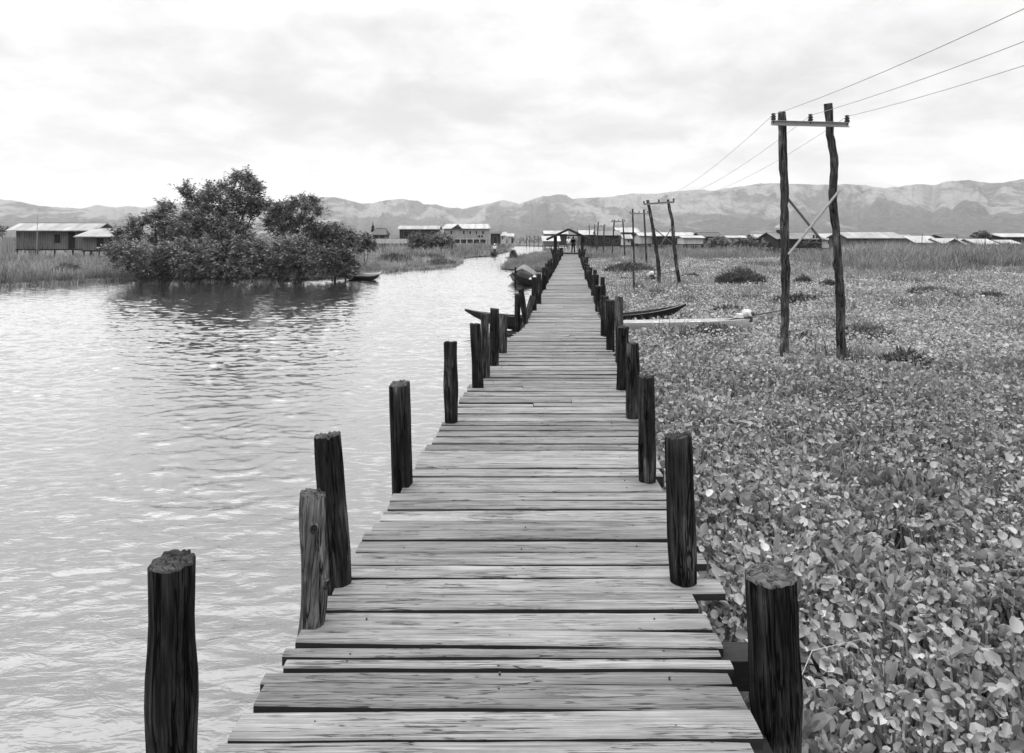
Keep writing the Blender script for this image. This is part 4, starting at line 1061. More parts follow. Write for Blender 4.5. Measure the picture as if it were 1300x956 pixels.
# ------------------------------------------------------------------ trees and bushes
def tree(name, label, cat, px, d, blobs, leaf='tree_leaf', n_per=900, leaf_l=0.17, group=None, trunk_r=0.10, spray=(0.45, 1.25), depth=1.0, low=0.1, tight=1.0, whips=0):
    """blobs: (px, py, rx px, ry px) in metres at distance d; every blob is a mass of leafy sprays on its own limb"""
    base = Vector(((px - HX) / F * d, d, 0.0)); base_n = np.array(base)
    root = empty(name, base, label, cat, group)
    mb = MB(); cl = Cloud()
    total_h = max(zof(b[1] - b[3], d) for b in blobs)
    for bi, (bx, by, rx, ry) in enumerate(blobs):
        c = at(bx, by, d) - base; c.y += random.uniform(-1, 1) * depth * rx / F * d * 0.7
        rx_, ry_ = rx / F * d * tight, ry / F * d * tight
        midp = Vector((c.x * 0.35 + random.uniform(-.15, .15), c.y * 0.35, max(0.2, c.z * 0.45)))
        tr = max(0.02, trunk_r * 0.6 * (0.5 + 0.5 * random.random()))
        pts = [Vector((random.uniform(-.12, .12), random.uniform(-.12, .12), -0.2)), midp * 0.5 + Vector((random.uniform(-.08, .08), 0, 0)), midp, midp.lerp(c, 0.55) + Vector((random.uniform(-.12, .12), random.uniform(-.12, .12), 0)), c, c + Vector((0, 0, ry_ * 0.6))]
        mb.tube(pts, [tr, tr * 0.85, tr * 0.7, tr * 0.5, tr * 0.3, tr * 0.1], 7, jit=0.06, seed=bi)
        # sprays
        ns = max(14, int(n_per / 3.4 * (rx_ * ry_)))
        dirs = rng.normal(size=(ns, 3)); dirs = unit(dirs)
        rad = rng.uniform(0.25, 1.0, ns) ** 0.55
        start = np.array(c) + dirs * np.array([rx_, rx_ * depth, ry_]) * (rad * 0.82)[:, None]
        out = unit(dirs * np.array([1, 1, 0.9]) + np.array([0, 0, 0.45]) + rng.normal(size=(ns, 3)) * 0.35)
        Ls = rng.uniform(spray[0], spray[1], ns) * 0.5 * (rx_ + ry_) * 0.55
        nl = 16
        tt = np.linspace(0.05, 1, nl)[None, :] + rng.uniform(-0.03, 0.03, (ns, nl))
        P = start[:, None, :] + out[:, None, :] * (tt * Ls[:, None])[..., None]
        P[..., 2] -= (tt ** 2) * (Ls * 0.18)[:, None]
        P = P + rng.normal(size=P.shape) * 0.05
        P = P.reshape(-1, 3); n = len(P)
        az0 = np.repeat(np.arctan2(out[:, 1], out[:, 0]), nl)
        az = az0 + rng.choice([-1, 1], n) * rng.uniform(0.3, 1.6, n)
        pitch = rng.uniform(-0.7, 0.65, n)
        tint = np.repeat(rng.uniform(0.45, 1.7, ns), nl) * rng.uniform(0.7, 1.35, n)
        ll = leaf_l * rng.uniform(0.6, 1.35, n)
        if whips:
            wd = unit(rng.normal(size=(whips, 3)) * np.array([1, 0.8, 0.6]) + np.array([0, 0, 0.75])); wL = rng.uniform(0.3, 0.8, whips); nw = 22
            ws = np.array(c) + wd * np.array([rx_, rx_ * depth, ry_]) * 0.8
            tw = np.linspace(0.0, 1, nw)[None, :, None]
            Pw = ws[:, None, :] + wd[:, None, :] * tw * wL[:, None, None]; Pw[..., 2] -= (tw[..., 0] ** 2) * (wL * 0.22)[:, None]
            Pw = (Pw + rng.normal(size=Pw.shape) * 0.035).reshape(-1, 3); m_ = len(Pw)
            P = np.concatenate([P, Pw]); n += m_
            aw = np.repeat(np.arctan2(wd[:, 1], wd[:, 0]), nw)
            az = np.concatenate([az, aw + rng.choice([-1, 1], m_) * rng.uniform(0.4, 1.2, m_)]); pitch = np.concatenate([pitch, rng.uniform(-0.5, 0.7, m_)])
            tint = np.concatenate([tint, rng.uniform(0.6, 1.5, m_)]); ll = np.concatenate([ll, leaf_l * rng.uniform(0.6, 1.2, m_)])
        keep = P[:, 2] > low
        P, az, pitch, tint, ll = P[keep], az[keep], pitch[keep], tint[keep], ll[keep]
        leaves(cl, P, az, pitch, ll, ll * rng.uniform(0.32, 0.55, len(ll)), tint, roll=rng.uniform(-0.8, 0.8, len(ll)))
    mb.build('trunk', M['bark'], root, smooth=True)
    cl.obj('crown', M[leaf], root)
    return root

TG = 'trees clustered on the far bank'
tree('tree', 'tallest loose crowned tree in the middle of the bank cluster', 'tree', 285, 39.5,
     [(303, 228, 20, 11), (322, 240, 14, 10), (280, 246, 24, 15), (247, 256, 19, 14), (310, 262, 22, 18), (270, 280, 30, 22), (300, 300, 30, 24), (238, 243, 8, 7), (243, 290, 22, 22), (328, 262, 10, 14)], group=TG, trunk_r=0.14, n_per=1150, tight=0.80, spray=(0.75, 1.9), whips=16)
tree('tree', 'narrow pointed tree at the house end of the cluster', 'tree', 208, 40.5,
     [(209, 266, 11, 11), (200, 280, 16, 12), (222, 285, 14, 14), (206, 306, 26, 18), (176, 284, 9, 9), (165, 300, 18, 13)], group=TG, trunk_r=0.09, n_per=1150, tight=0.82, spray=(0.75, 1.9), whips=12)
tree('tree', 'open topped tree leaning over the river end of the cluster', 'tree', 378, 39.0,
     [(385, 257, 18, 9), (400, 268, 11, 9), (362, 268, 18, 11), (350, 284, 22, 18), (384, 288, 20, 16), (345, 262, 10, 7)], group=TG, trunk_r=0.10, n_per=1100, tight=0.80, spray=(0.75, 1.9), whips=14)
tree('bush', 'rounded dense bush on the river end of the cluster', 'bush', 424, 38.8,
     [(420, 294, 18, 11), (438, 304, 16, 14), (404, 306, 20, 18), (428, 324, 24, 18)], group=TG, trunk_r=0.06, n_per=1100)
LG = 'low bushes overhanging the water'
for k, (px, lb, bl) in enumerate((
    (185, 'low spreading bush at the annex end over the water', [(160, 318, 20, 12), (186, 326, 26, 17), (208, 334, 22, 16), (190, 343, 26, 11)]),
    (245, 'dark low bush under the tallest tree', [(238, 322, 26, 18), (262, 330, 28, 20), (240, 342, 28, 12), (275, 343, 22, 10)]),
    (320, 'dark low bush between the tall tree and the leaning one', [(312, 322, 28, 20), (338, 332, 26, 18), (312, 342, 26, 12), (345, 344, 22, 9)]),
    (385, 'low bush with drooping sprays below the leaning tree', [(374, 318, 24, 18), (396, 330, 24, 17), (378, 342, 24, 11), (415, 340, 20, 12)]),
    (440, 'thin twiggy bush where the cluster meets the grass', [(436, 330, 14, 14), (446, 340, 12, 10), (428, 343, 14, 9)]))):
    tree('bush', lb, 'bush', px, 37.6, bl, leaf='tree_leaf', group=LG, trunk_r=0.05, n_per=900, low=0.03)
tree('bush', 'solitary dark bush between the cluster and the white fence', 'bush', 463, 52, [(462, 304, 12, 8), (468, 312, 11, 9), (455, 314, 9, 9)], leaf='bush_leaf', trunk_r=0.06, n_per=420, leaf_l=0.2)
BG = 'round bushes before the open fronted house'
tree('bush', 'paler round bush before the open fronted house', 'bush', 534, 100, [(530, 304, 13, 9), (540, 309, 11, 8), (524, 311, 9, 7)], leaf='bush_leaf', group=BG, trunk_r=0.1, n_per=230, leaf_l=0.32)
tree('bush', 'darker round bush beside the two storey house', 'bush', 564, 100, [(562, 306, 13, 10), (570, 311, 9, 8), (555, 312, 9, 7)], leaf='tree_leaf', group=BG, trunk_r=0.1, n_per=230, leaf_l=0.32)
tree('bush', 'small tuft of a bush topping the gap between both round bushes', 'bush', 553, 108, [(552, 300, 10, 6), (548, 306, 8, 6)], leaf='bush_leaf', group=BG, trunk_r=0.08, n_per=230, leaf_l=0.3)
tree('tree', 'dark tree behind the reed fence at the frame edge', 'tree', 4, 95, [(4, 291, 6, 4), (0, 296, 8, 5)], leaf='tree_leaf', trunk_r=0.12, n_per=240, leaf_l=0.3)
tree('tree', 'round dark tree standing among the bright village roofs', 'tree', 1246, 116, [(1245, 297, 6, 4.5), (1241, 300, 5, 4), (1250, 300, 5, 4)], leaf='tree_leaf', trunk_r=0.14, n_per=230, leaf_l=0.34)
tree('bush', 'dark cone shaped bush on the tip of the grassy spit', 'bush', 652, 76, [(651.5, 321.5, 2.2, 3.5), (652, 325, 3.6, 3.5), (650, 327.5, 3, 2)], leaf='tree_leaf', trunk_r=0.05, n_per=1600, leaf_l=0.22)
# broad bushes and trees before and among the village
for px, py, r_, dd, lb in ((1030, 309, 9, 90, 'low grey bush at the foot of the turret house'), (1158, 312, 7, 92, 'low bush against the wall of the small bright roof'), (1190, 313, 8, 90, 'bush under the torn tin roof'),
                           (938, 306, 9, 98, 'hummock shaped bush between the straw stacks'), (1284, 313, 9, 90, 'bush under the low bright roof at the frame edge')):
    tree('bush', lb, 'bush', px, dd, [(px - r_ * .4, py, r_ * .7, r_ * .5), (px + r_ * .5, py + 1, r_ * .6, r_ * .45)], leaf='bush_leaf', trunk_r=0.05, n_per=260, leaf_l=0.28, group='bushes along the village edge')


for k, (px, yt, wpx, dd, lb) in enumerate(((912, 300, 26, 104, 'pale rounded feathery clump before the black roof'), (951, 299.5, 20, 106, 'taller pale clump nearer the crooked pole'), (978, 301.5, 22, 100, 'low pale clump right behind the tall crooked pole'))):
    tree('bamboo_clump', lb, 'bush', px, dd, [(px, yt + 5, wpx * 0.36, 4.5), (px - wpx * 0.3, yt + 9, wpx * 0.3, 4.5), (px + wpx * 0.3, yt + 8.5, wpx * 0.3, 5)], leaf='grass', trunk_r=0.05, n_per=300, leaf_l=0.26, group='pale feathery clumps by the village')

# ------------------------------------------------------------------ ground cover
def in_poly(x, y, poly):
    x = np.asarray(x); y = np.asarray(y); c = np.zeros(len(x), bool); n = len(poly)
    for i in range(n):
        x1, y1 = poly[i]; x2, y2 = poly[(i + 1) % n]
        if y1 == y2: continue
        k = ((y1 > y) != (y2 > y)) & (x < (x2 - x1) * (y - y1) / (y2 - y1) + x1); c ^= k
    return c

# water hyacinth ------------------------------------------------
def hyacinth():
    near, far = Cloud(), Cloud()
    # plants: sample distance so that density falls with distance
    def sample(d0, d1, rho):
        area = 0.5 * 0.95 * (d1 ** 2 - d0 ** 2) + 3.0 * (d1 - d0)
        n = int(area * rho)
        d = np.sqrt(rng.uniform(d0 ** 2, d1 ** 2, n)) if d0 > 0 else rng.uniform(d0, d1, n)
        lo = 0.0888 * d - 0.253 + 0.93; hi = 0.80 * d + 2.2
        x = lo + (hi - lo) * rng.uniform(0, 1, n)
        return x, d
    for d0, d1, rho, lod in ((-1.5, 1.6, 55, 0), (1.6, 6, 195, 0), (6, 12, 150, 1), (12, 22, 75, 2), (22, 40, 34, 2), (40, 64, 14, 3)):
        x, y = sample(d0, d1, rho)
        n = len(x)
        big = fbm(x / 1.6, y / 1.6, 3, 3); mid_ = fbm(x / 0.5, y / 0.5, 9, 2)
        patch = fbm(x / 4.5 + 7, y / 7.0, 21, 3)
        keep = mid_ > 0.24
        for bx, by, ba, bl, bw in BOATS:
            ux = (x - bx) * math.cos(ba) + (y - by) * math.sin(ba); uy = -(x - bx) * math.sin(ba) + (y - by) * math.cos(ba)
            keep &= ~((np.abs(ux) < bl / 2 + 0.1) & (uy < bw / 2 + 0.1) & (uy > -bw / 2 - 0.45 - 0.25 * np.sin(ux * 5)))
        x, y, big, mid_, patch = x[keep], y[keep], big[keep], mid_[keep], patch[keep]; n = len(x)
        k = 8 if lod < 2 else 6
        gs = 1.0 + np.clip((y - 8) / 45, 0, 1.2)             # far plants drawn as larger clumps
        hgt = (0.07 + 0.21 * big + 0.08 * rng.uniform(0, 1, n)) * (1 + 0.25 * (gs - 1))
        size = (0.034 + 0.046 * rng.uniform(0, 1, n) ** 3.5 + 0.015 * (big - 0.5)) * gs
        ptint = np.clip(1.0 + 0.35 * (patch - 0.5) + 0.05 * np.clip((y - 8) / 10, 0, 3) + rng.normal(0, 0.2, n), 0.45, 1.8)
        upright = (fbm(x / 1.1, y / 1.5, 55, 2) < 0.27) | (rng.uniform(0, 1, n) < 0.08)                                 # stands of longer darker upright leaves
        X = np.repeat(x, k); Y = np.repeat(y, k); m = n * k
        az = rng.uniform(0, 2 * np.pi, m)
        rr = rng.uniform(0.02, 0.15, m) * np.repeat(gs, k)
        hh = np.repeat(hgt, k) * rng.uniform(0.25, 1.2, m)
        P = np.stack([X + rr * np.cos(az), Y + rr * np.sin(az), 0.06 + hh], -1)
        ups = np.repeat(upright, k)
        pitch = np.where(ups, rng.uniform(0.5, 1.35, m), rng.uniform(-0.15, 1.05, m))
        L = np.repeat(size, k) * rng.uniform(0.7, 1.25, m) * np.where(ups, 1.35, 1.0)
        Wd = L * np.where(ups, rng.uniform(0.35, 0.6, m), rng.uniform(0.75, 1.05, m))
        tint = np.repeat(ptint, k) * (rng.uniform(0.6, 1.4, m) if lod < 2 else rng.uniform(0.72, 1.22, m)) * np.where(ups, 0.85, 1.0) * np.where(rng.uniform(0, 1, m) < (0.025 if lod < 2 else 0.006), 1.55, 1.0)
        a2 = az + rng.normal(0, 0.5, m)
        if lod < 2:
            leaves(near, P, a2, pitch, L, Wd, tint, (LEAF_V, LEAF_T), rng.normal(0, 0.6, m))
            # petioles
            B = np.stack([X + 0.3 * rr * np.cos(az), Y + 0.3 * rr * np.sin(az), np.full(m, 0.02)], -1)
            s = np.stack([-np.sin(az), np.cos(az), np.zeros(m)], -1) * 0.006; s2 = np.stack([np.cos(az), np.sin(az), np.zeros(m)], -1) * 0.006
            Vp = np.stack([B - s * 1.6, B + s * 1.6, P + s, P - s, B - s2 * 1.6, B + s2 * 1.6, P + s2, P - s2], 1)
            near.add(Vp, np.array([(0, 1, 2), (0, 2, 3), (4, 5, 6), (4, 6, 7)]), tint * 0.8)
        else:
            leaves(far, P, a2, pitch, L * 1.1, Wd * 1.1, tint, (DIA_V, DIA_T), rng.normal(0, 0.4, m))
    # dry stalks lying over the leaves
    n = 40; d = rng.uniform(2.4, 12, n); x = 0.0888 * d + 0.8 + rng.uniform(0, 1, n) * 0.6 * d
    blades(near, np.stack([x, d, np.full(n, 0.15)], -1), rng.uniform(0, 6.28, n), rng.uniform(0.6, 1.6, n), rng.uniform(0.25, 0.6, n), np.full(n, 0.006), rng.uniform(0.6, 1.5, n))
    o = near.obj('water_hyacinth', M['hyacinth'], smooth=True); tag(o, 'glossy round leaved water hyacinth covering the marsh beside the deck', 'water plants', kind='stuff')
    o = far.obj('water_hyacinth', M['hyacinth']); tag(o, 'distant matted water hyacinth spreading towards the village', 'water plants', kind='stuff')
hyacinth()

def marsh_grass():
    cl = Cloud()
    # scattered tufts in the hyacinth, thicker with distance
    for d0, d1, n, h0, h1 in ((3, 12, 260, 0.25, 0.5), (12, 30, 1700, 0.25, 0.5), (30, 60, 5200, 0.3, 0.65), (60, 125, 6500, 0.4, 1.0)):
        d = np.sqrt(rng.uniform(d0 ** 2, d1 ** 2, n)); lo = 0.0888 * d + 0.9; hi = 0.84 * d + 2
        x = lo + (hi - lo) * rng.uniform(0, 1, n)
        p = fbm(x / 5, d / 8, 41, 3)
        keep = p > (0.56 if d1 <= 30 else 0.36); x, d, p = x[keep], d[keep], p[keep]
        h = (h0 + (h1 - h0) * rng.uniform(0, 1, len(x))) * (0.6 + 0.9 * p)
        tufts(cl, np.stack([x, d, np.full(len(x), 0.04)], -1), h, np.clip(0.1 + 1.0 * p + 1.1 * fbm(x / 1.5, d / 2.5, 77, 2) + rng.normal(0, 0.18, len(x)), 0.4, 2.0), nb=14 if d1 < 40 else 11, spread=0.3 if d1 < 40 else 0.6, wf=0.014 if d1 < 40 else 0.035)
    nc = 170; dc = np.sqrt(rng.uniform(7 ** 2, 62 ** 2, nc)); xc = (0.12 + 0.72 * rng.uniform(0, 1, nc)) * dc + 0.6
    kk = 26; rs_ = rng.uniform(0.25, 0.75, nc) * (1 + dc / 45); aa = rng.uniform(0, 6.28, (nc, kk)); rr2 = np.sqrt(rng.uniform(0, 1, (nc, kk)))
    px_ = xc[:, None] + np.cos(aa) * rr2 * rs_[:, None]; py_ = dc[:, None] + np.sin(aa) * rr2 * rs_[:, None] * 0.8
    hh_ = (0.42 + 0.28 * rng.uniform(0, 1, (nc, 1))) * (1 - 0.6 * rr2 ** 2) * (1 + dc[:, None] / 150)
    tufts(cl, np.stack([px_.ravel(), py_.ravel(), np.full(nc * kk, 0.04)], -1), hh_.ravel(), np.repeat(rng.choice([0.5, 0.65, 0.85, 1.25], nc), kk) * rng.uniform(0.8, 1.2, nc * kk), nb=9, spread=0.3, wf=0.03, lean=(0.1, 0.8))
    o = cl.obj('marsh_grass', M['grass']); tag(o, 'short rough grass growing through the marsh plants', 'grass', kind='stuff')
    cl = Cloud(); n = 5200
    d = np.sqrt(rng.uniform(31 ** 2, 84 ** 2, n)); fr = rng.uniform(0, 1, n)
    x = d * (0.40 + (0.98 - 0.40) * fr)
    p = fbm(x / 6, d / 9, 61, 3)
    edge = np.clip((x / d - 0.40) / 0.12, 0, 1)
    keep = (p > 0.62 - 0.30 * edge); x, d, p, edge = x[keep], d[keep], p[keep], edge[keep]
    h = (0.55 + 0.75 * rng.uniform(0, 1, len(x))) * (0.55 + 0.65 * p) * (0.6 + 0.5 * edge) * np.clip((d - 22) / 20, 0.45, 1.75)
    tufts(cl, np.stack([x, d, np.full(len(x), 0.04)], -1), h, np.clip(-0.2 + 1.2 * p + 1.3 * fbm(x / 1.6, d / 2.6, 8, 2) + rng.normal(0, 0.2, len(x)), 0.3, 2.0), nb=18, spread=0.4, wf=0.026, lean=(0.1, 0.8))
    o = cl.obj('reeds', M['grass']); tag(o, 'tall feathery reeds at the back of the marsh before the roofs', 'reeds', kind='stuff')
marsh_grass()

def bank_grass():
    cl = Cloud()
    def band(n, xr, yr, hf, tf, nb=16, wf=0.024, poly=left_poly, hs=(0.5, 1.2), seed=71, thr=0.22):
        px = rng.uniform(xr[0], xr[1], n); py = yr[0] + (yr[1] - yr[0]) * rng.uniform(0, 1, n)
        d = F * EYE / (py - HY); x = (px - HX) / F * d
        k = in_poly(x, d, poly); x, d, py = x[k], d[k], py[k]
        p = fbm(x / 3.5, d / 4.5, seed, 3); k = p > thr; x, d, p = x[k], d[k], p[k]
        h = hf * (hs[0] + (hs[1] - hs[0]) * rng.uniform(0, 1, len(x))) * np.clip(0.1 + 1.8 * p, 0.3, 2)
        q2 = fbm(x / 1.3, d / 2.2, seed + 5, 2)
        tufts(cl, np.stack([x, d, np.full(len(x), 0.05)], -1), h, np.clip(tf * (-0.25 + 1.2 * p + 1.3 * q2) + rng.normal(0, 0.2, len(x)), 0.25, 2.0), nb=nb, spread=0.45, wf=wf, lean=(0.1, 0.9))
    band(3600, (-260, 200), (326, 371), 0.86, 1.1)
    band(700, (-260, 200), (352, 371), 0.4, 0.8, hs=(0.4, 0.9))
    band(1500, (430, 600), (322, 352), 0.62, 1.3)
    band(600, (420, 520), (335, 354), 0.35, 0.9)
    band(900, (455, 650), (313.5, 330), 1.1, 1.05, nb=12, wf=0.05)
    band(1200, (-200, 660), (309.5, 322), 1.1, 0.9, nb=10, wf=0.06)
    band(700, (120, 450), (340, 357.5), 0.4, 0.8)
    band(1500, (-200, 450), (350, 368), 0.28, 1.25, hs=(0.4, 1.0), nb=14, seed=3)
    sp = np.array([p for p in left_poly if p[1] < 90 and p[0] < 3 and abs(p[0]) < 0.95 * p[1]]); n = 2600
    ii = rng.integers(0, len(sp) - 1, n); q = sp[ii] + (sp[ii + 1] - sp[ii]) * rng.uniform(0, 1, n)[:, None]
    off = np.abs(rng.normal(0, 0.55, n)) * (0.3 + 1.4 * fbm(q[:, 0] / 2.5, q[:, 1] / 2.5, 19, 2)) - 0.15
    tufts(cl, np.stack([q[:, 0] + 0.25 * off, q[:, 1] - off, np.full(n, 0.0)], -1), rng.uniform(0.10, 0.34, n), rng.uniform(0.6, 1.9, n), nb=10, spread=0.55, wf=0.05, lean=(0.3, 1.1))
    o = cl.obj('bank_grass', M['grass']); tag(o, 'tall pale grass along the far river bank', 'grass', kind='stuff')
    cl2 = Cloud(); n = 1500
    px = rng.uniform(630, 712, n); py = rng.uniform(316, 345, n); d = F * EYE / (py - HY); x = (px - HX) / F * d
    k = in_poly(x, d, islet_poly) & (x < 0.0888 * d - 1.3); x, d = x[k], d[k]; p = fbm(x / 3, d / 4, 5, 3)
    tufts(cl2, np.stack([x, d, np.full(len(x), 0.04)], -1), 0.45 * (0.5 + p) * rng.uniform(0.5, 1.3, len(x)), np.clip(0.4 + 1.2 * p, 0.4, 1.6), nb=12, spread=0.6, wf=0.035)
    o = cl2.obj('spit_grass', M['grass']); tag(o, 'short grass on the low spit beside the walkway', 'grass', kind='stuff')
    cl3 = Cloud(); n = 5000
    y = np.exp(rng.uniform(np.log(120), np.log(1700), n)); x = y * rng.uniform(-0.95, 0.95, n)
    k = ~((x / y > -0.1) & (x / y < 0.09) & (y < 230)); x, y = x[k], y[k]
    tufts(cl3, np.stack([x, y, np.full(len(x), 0.03)], -1), rng.uniform(0.5, 1.3, len(x)) * (1 + y / 700), rng.uniform(0.5, 1.3, len(x)), nb=9, spread=1.6, wf=0.25)
    o = cl3.obj('far_scrub', M['grass']); tag(o, 'low scrub on the plain between the village and the hills', 'scrub', kind='stuff')
bank_grass()

# dark leafy clumps in the marsh --------------------------------
def clump(px, py, wpx, hpx, label, tintf=0.6, seed=0):
    p = ground(px, py, 0.05); d = p.y
    w, h = wpx / F * d / 2, hpx / F * d
    cl = Cloud(); n = int(150 + 500 * w * w)
    a = rng.uniform(0, 6.28, n); r_ = np.sqrt(rng.uniform(0, 1, n))
    X = np.cos(a) * r_ * w; Y = np.sin(a) * r_ * w * 0.8
    P = np.stack([X, Y, np.full(n, 0.02)], -1)
    hh = h * (1 - 0.6 * r_ ** 2) * rng.uniform(0.5, 1.1, n)
    k = 5
    Pb = np.repeat(P, k, 0); hb = np.repeat(hh, k); m = n * k
    t = rng.uniform(0.35, 1, m); az = rng.uniform(0, 6.28, m)
    Pl = Pb + np.stack([np.cos(az) * 0.05, np.sin(az) * 0.05, hb * t], -1)
    leaves(cl, Pl, az, rng.uniform(0.2, 1.3, m), np.full(m, 0.12) * rng.uniform(0.6, 1.4, m) * (1 + d / 60), np.full(m, 0.045) * (1 + d / 60), rng.uniform(0.5, 1.3, m) * tintf, roll=rng.uniform(-.6, .6, m))
    blades(cl, P, a, rng.uniform(0.1, 0.6, n), hh, np.full(n, 0.012), rng.uniform(0.5, 1.2, n) * tintf)
    o = cl.obj('marsh_shrub', M['grass']); o.location = p
    tag(o, label, 'shrub', 'leafy clumps standing in the marsh' if p.x > 0 else 'shrubs on the far bank')
for a in ((940, 366, 62, 24, 'broad dark clump midway between the crooked and splayed poles'), (1152, 474, 62, 24, 'dark spiky clump alone out in the hyacinth'), (1100, 432, 64, 16, 'low grassy mound beside the foot of the crooked pole', 0.95),
          (800, 349, 62, 14, 'wide dark clump behind the half sunk longtail boat'), (878, 358, 26, 9, 'small dark clump at the foot of the splayed poles'), (1012, 391, 58, 14, 'dark clump behind the base of the crooked poles'),
          (1020, 366, 22, 14, 'round dark clump seen between the crooked poles'), (1052, 368, 20, 10, 'small clump touching the outer crooked pole'), (1010, 437, 40, 12, 'low clump in front of the crooked poles', 0.8), (1180, 378, 54, 11, 'flat grassy mound below the reeds', 0.9),
          (1258, 384, 40, 10, 'small dark mound near the frame edge below the reeds'), (905, 432, 60, 16, 'leafy rise beside the engine of the pale boat', 0.7), (925, 405, 40, 14, 'dark clump beside the drive shaft of the pale boat', 0.6)):
    clump(*a)

for a in ((500, 334, 44, 10, 'dark shrub in the bank grass below the white fence', 0.7), (548, 331, 30, 7, 'small leafy shrub low on the bank below the round bushes', 0.8), (560, 336, 34, 5, 'low scrubby patch at the waterline on the bank point', 0.9),
          (86, 352, 40, 16, 'dark shrub at the water edge in front of the stilt house', 0.7), (150, 350, 30, 15, 'leafy shrub at the water edge in front of the annex', 0.8)):
    clump(*a)

# ------------------------------------------------------------------ haze
HAZE = 0.00010
mb = MB(); mb.box((0, 3150, 260), (12000, 6500, 522.0))
hz = mb.build('haze', bpy.data.materials.new('haze_air'))
hm = hz.data.materials[0]; hm.use_nodes = True; nt = hm.node_tree; nt.nodes.clear()
vo = nt.nodes.new('ShaderNodeVolumePrincipled'); ou = nt.nodes.new('ShaderNodeOutputMaterial')
vo.inputs['Color'].default_value = (0.97, 0.97, 0.97, 1); vo.inputs['Density'].default_value = HAZE; vo.inputs['Anisotropy'].default_value = 0.2
nt.links.new(vo.outputs[0], ou.inputs['Volume'])
tag(hz, 'thin pale air in front of the hills', 'haze', kind='stuff')

# ------------------------------------------------------------------ sky and sun
SUN_EL, SUN_AZ = R(60), R(-38)           # high behind thin cloud, ahead and over the river
w = bpy.data.worlds.new('World'); S.world = w; w.use_nodes = True
nt = w.node_tree; nd = nt.nodes; bg = nd['Background']
sky = nd.new('ShaderNodeTexSky'); sky.sky_type = 'NISHITA'; sky.sun_disc = False
sky.sun_elevation = SUN_EL; sky.sun_rotation = SUN_AZ; sky.dust_density = 4
def wm(op, a, b, clamp=False):
    k = nd.new('ShaderNodeMath'); k.operation = op; k.use_clamp = clamp
    for s, v in zip(k.inputs, (a, b)):
        if hasattr(v, 'links'): nt.links.new(v, s)
        else: s.default_value = v
    return k.outputs[0]
tc = nd.new('ShaderNodeTexCoord'); sep = nd.new('ShaderNodeSeparateXYZ'); nt.links.new(tc.outputs['Generated'], sep.inputs[0])
zc = wm('MAXIMUM', sep.outputs[2], 0.0)
den = wm('ADD', zc, 0.30)
cv = nd.new('ShaderNodeCombineXYZ'); nt.links.new(wm('DIVIDE', sep.outputs[0], den), cv.inputs[0]); nt.links.new(wm('DIVIDE', sep.outputs[1], den), cv.inputs[1])
def wnoise(scale, detail, rough, dist, off):
    mp = nd.new('ShaderNodeMapping'); nt.links.new(cv.outputs[0], mp.inputs[0]); mp.inputs['Location'].default_value = (off, off * 0.7, 0)
    k = nd.new('ShaderNodeTexNoise'); nt.links.new(mp.outputs[0], k.inputs['Vector'])
    k.inputs['Scale'].default_value = scale; k.inputs['Detail'].default_value = detail; k.inputs['Roughness'].default_value = rough; k.inputs['Distortion'].default_value = dist
    return k.outputs['Fac']
n1 = wnoise(1.5, 7, 0.52, 0.3, 5.3); n2 = wnoise(4.6, 6, 0.55, 0.3, 8.1)
cl_ = wm('ADD', wm('MULTIPLY', n1, 0.60), wm('MULTIPLY', n2, 0.40))
mr = nd.new('ShaderNodeMapRange'); mr.interpolation_type = 'SMOOTHSTEP'; nt.links.new(cl_, mr.inputs[0])
for i, v in zip((1, 2, 3, 4), (0.39, 0.63, 4.9, 7.15)): mr.inputs[i].default_value = v
zr_ = nd.new('ShaderNodeMapRange'); zr_.interpolation_type = 'SMOOTHSTEP'; nt.links.new(zc, zr_.inputs[0])
for i, v in zip((1, 2, 3, 4), (0.24, 0.80, 1.0, 3.7)): zr_.inputs[i].default_value = v
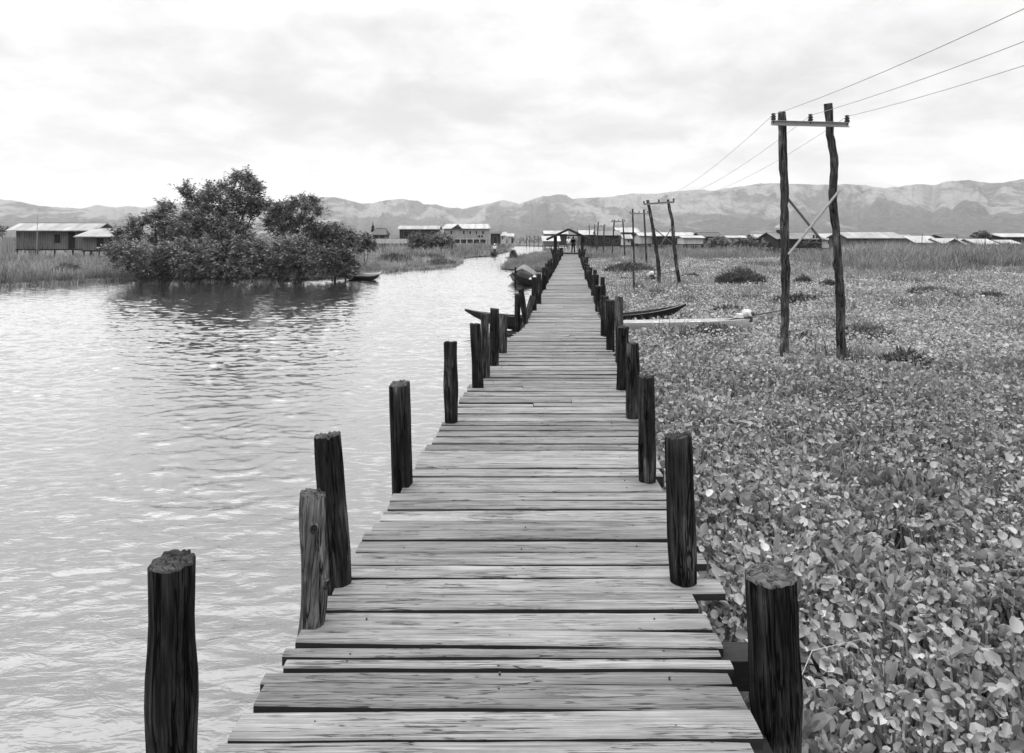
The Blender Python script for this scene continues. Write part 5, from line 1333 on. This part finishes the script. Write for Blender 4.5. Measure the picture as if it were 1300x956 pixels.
zf_ = nd.new('ShaderNodeMapRange'); zf_.interpolation_type = 'SMOOTHSTEP'; nt.links.new(zc, zf_.inputs[0])
for i, v in zip((1, 2, 3, 4), (0.30, 0.60, 1.0, 0.12)): zf_.inputs[i].default_value = v
cloud = wm('ADD', 6.15, wm('MULTIPLY', wm('SUBTRACT', mr.outputs[0], 6.15), zf_.outputs[0]))      # an even veil overhead
lum = wm('MULTIPLY', cloud, zr_.outputs[0])
bw = nd.new('ShaderNodeRGBToBW'); nt.links.new(sky.outputs[0], bw.inputs[0])
tot = wm('ADD', wm('MULTIPLY', lum, 0.92), wm('MULTIPLY', bw.outputs[0], 0.08))
cc = nd.new('ShaderNodeCombineColor')
for i in range(3): nt.links.new(tot, cc.inputs[i])
nt.links.new(cc.outputs[0], bg.inputs['Color']); bg.inputs['Strength'].default_value = 0.1

sd = bpy.data.lights.new('sun', 'SUN'); sd.energy = 1.0; sd.angle = R(55)
so = bpy.data.objects.new('sun', sd); COL.objects.link(so)
dirv = Vector((math.sin(SUN_AZ) * math.cos(SUN_EL), math.cos(SUN_AZ) * math.cos(SUN_EL), math.sin(SUN_EL)))
so.rotation_euler = dirv.to_track_quat('Z', 'Y').to_euler(); so.location = (0, 0, 60)

# ------------------------------------------------------------------ camera
cam = bpy.data.cameras.new('camera'); co = bpy.data.objects.new('camera', cam); COL.objects.link(co); S.camera = co
cam.sensor_fit = 'HORIZONTAL'; cam.sensor_width = 36.0; cam.lens = 36.0 * F / 1300.0
cam.shift_y = (HY - 478.0) / 1300.0
cam.clip_start = 0.05; cam.clip_end = 20000
co.location = (0, 0, EYE); co.rotation_euler = (R(90), 0, 0)

S.view_settings.view_transform = 'Standard'; S.view_settings.look = 'None'; S.view_settings.gamma = 1.0; S.view_settings.exposure = 0.5
S.view_settings.use_curve_mapping = False
S.render.engine = 'CYCLES'
S.cycles.max_bounces = 8; S.cycles.volume_bounces = 1; S.cycles.transparent_max_bounces = 4
S.cycles.use_denoising = True
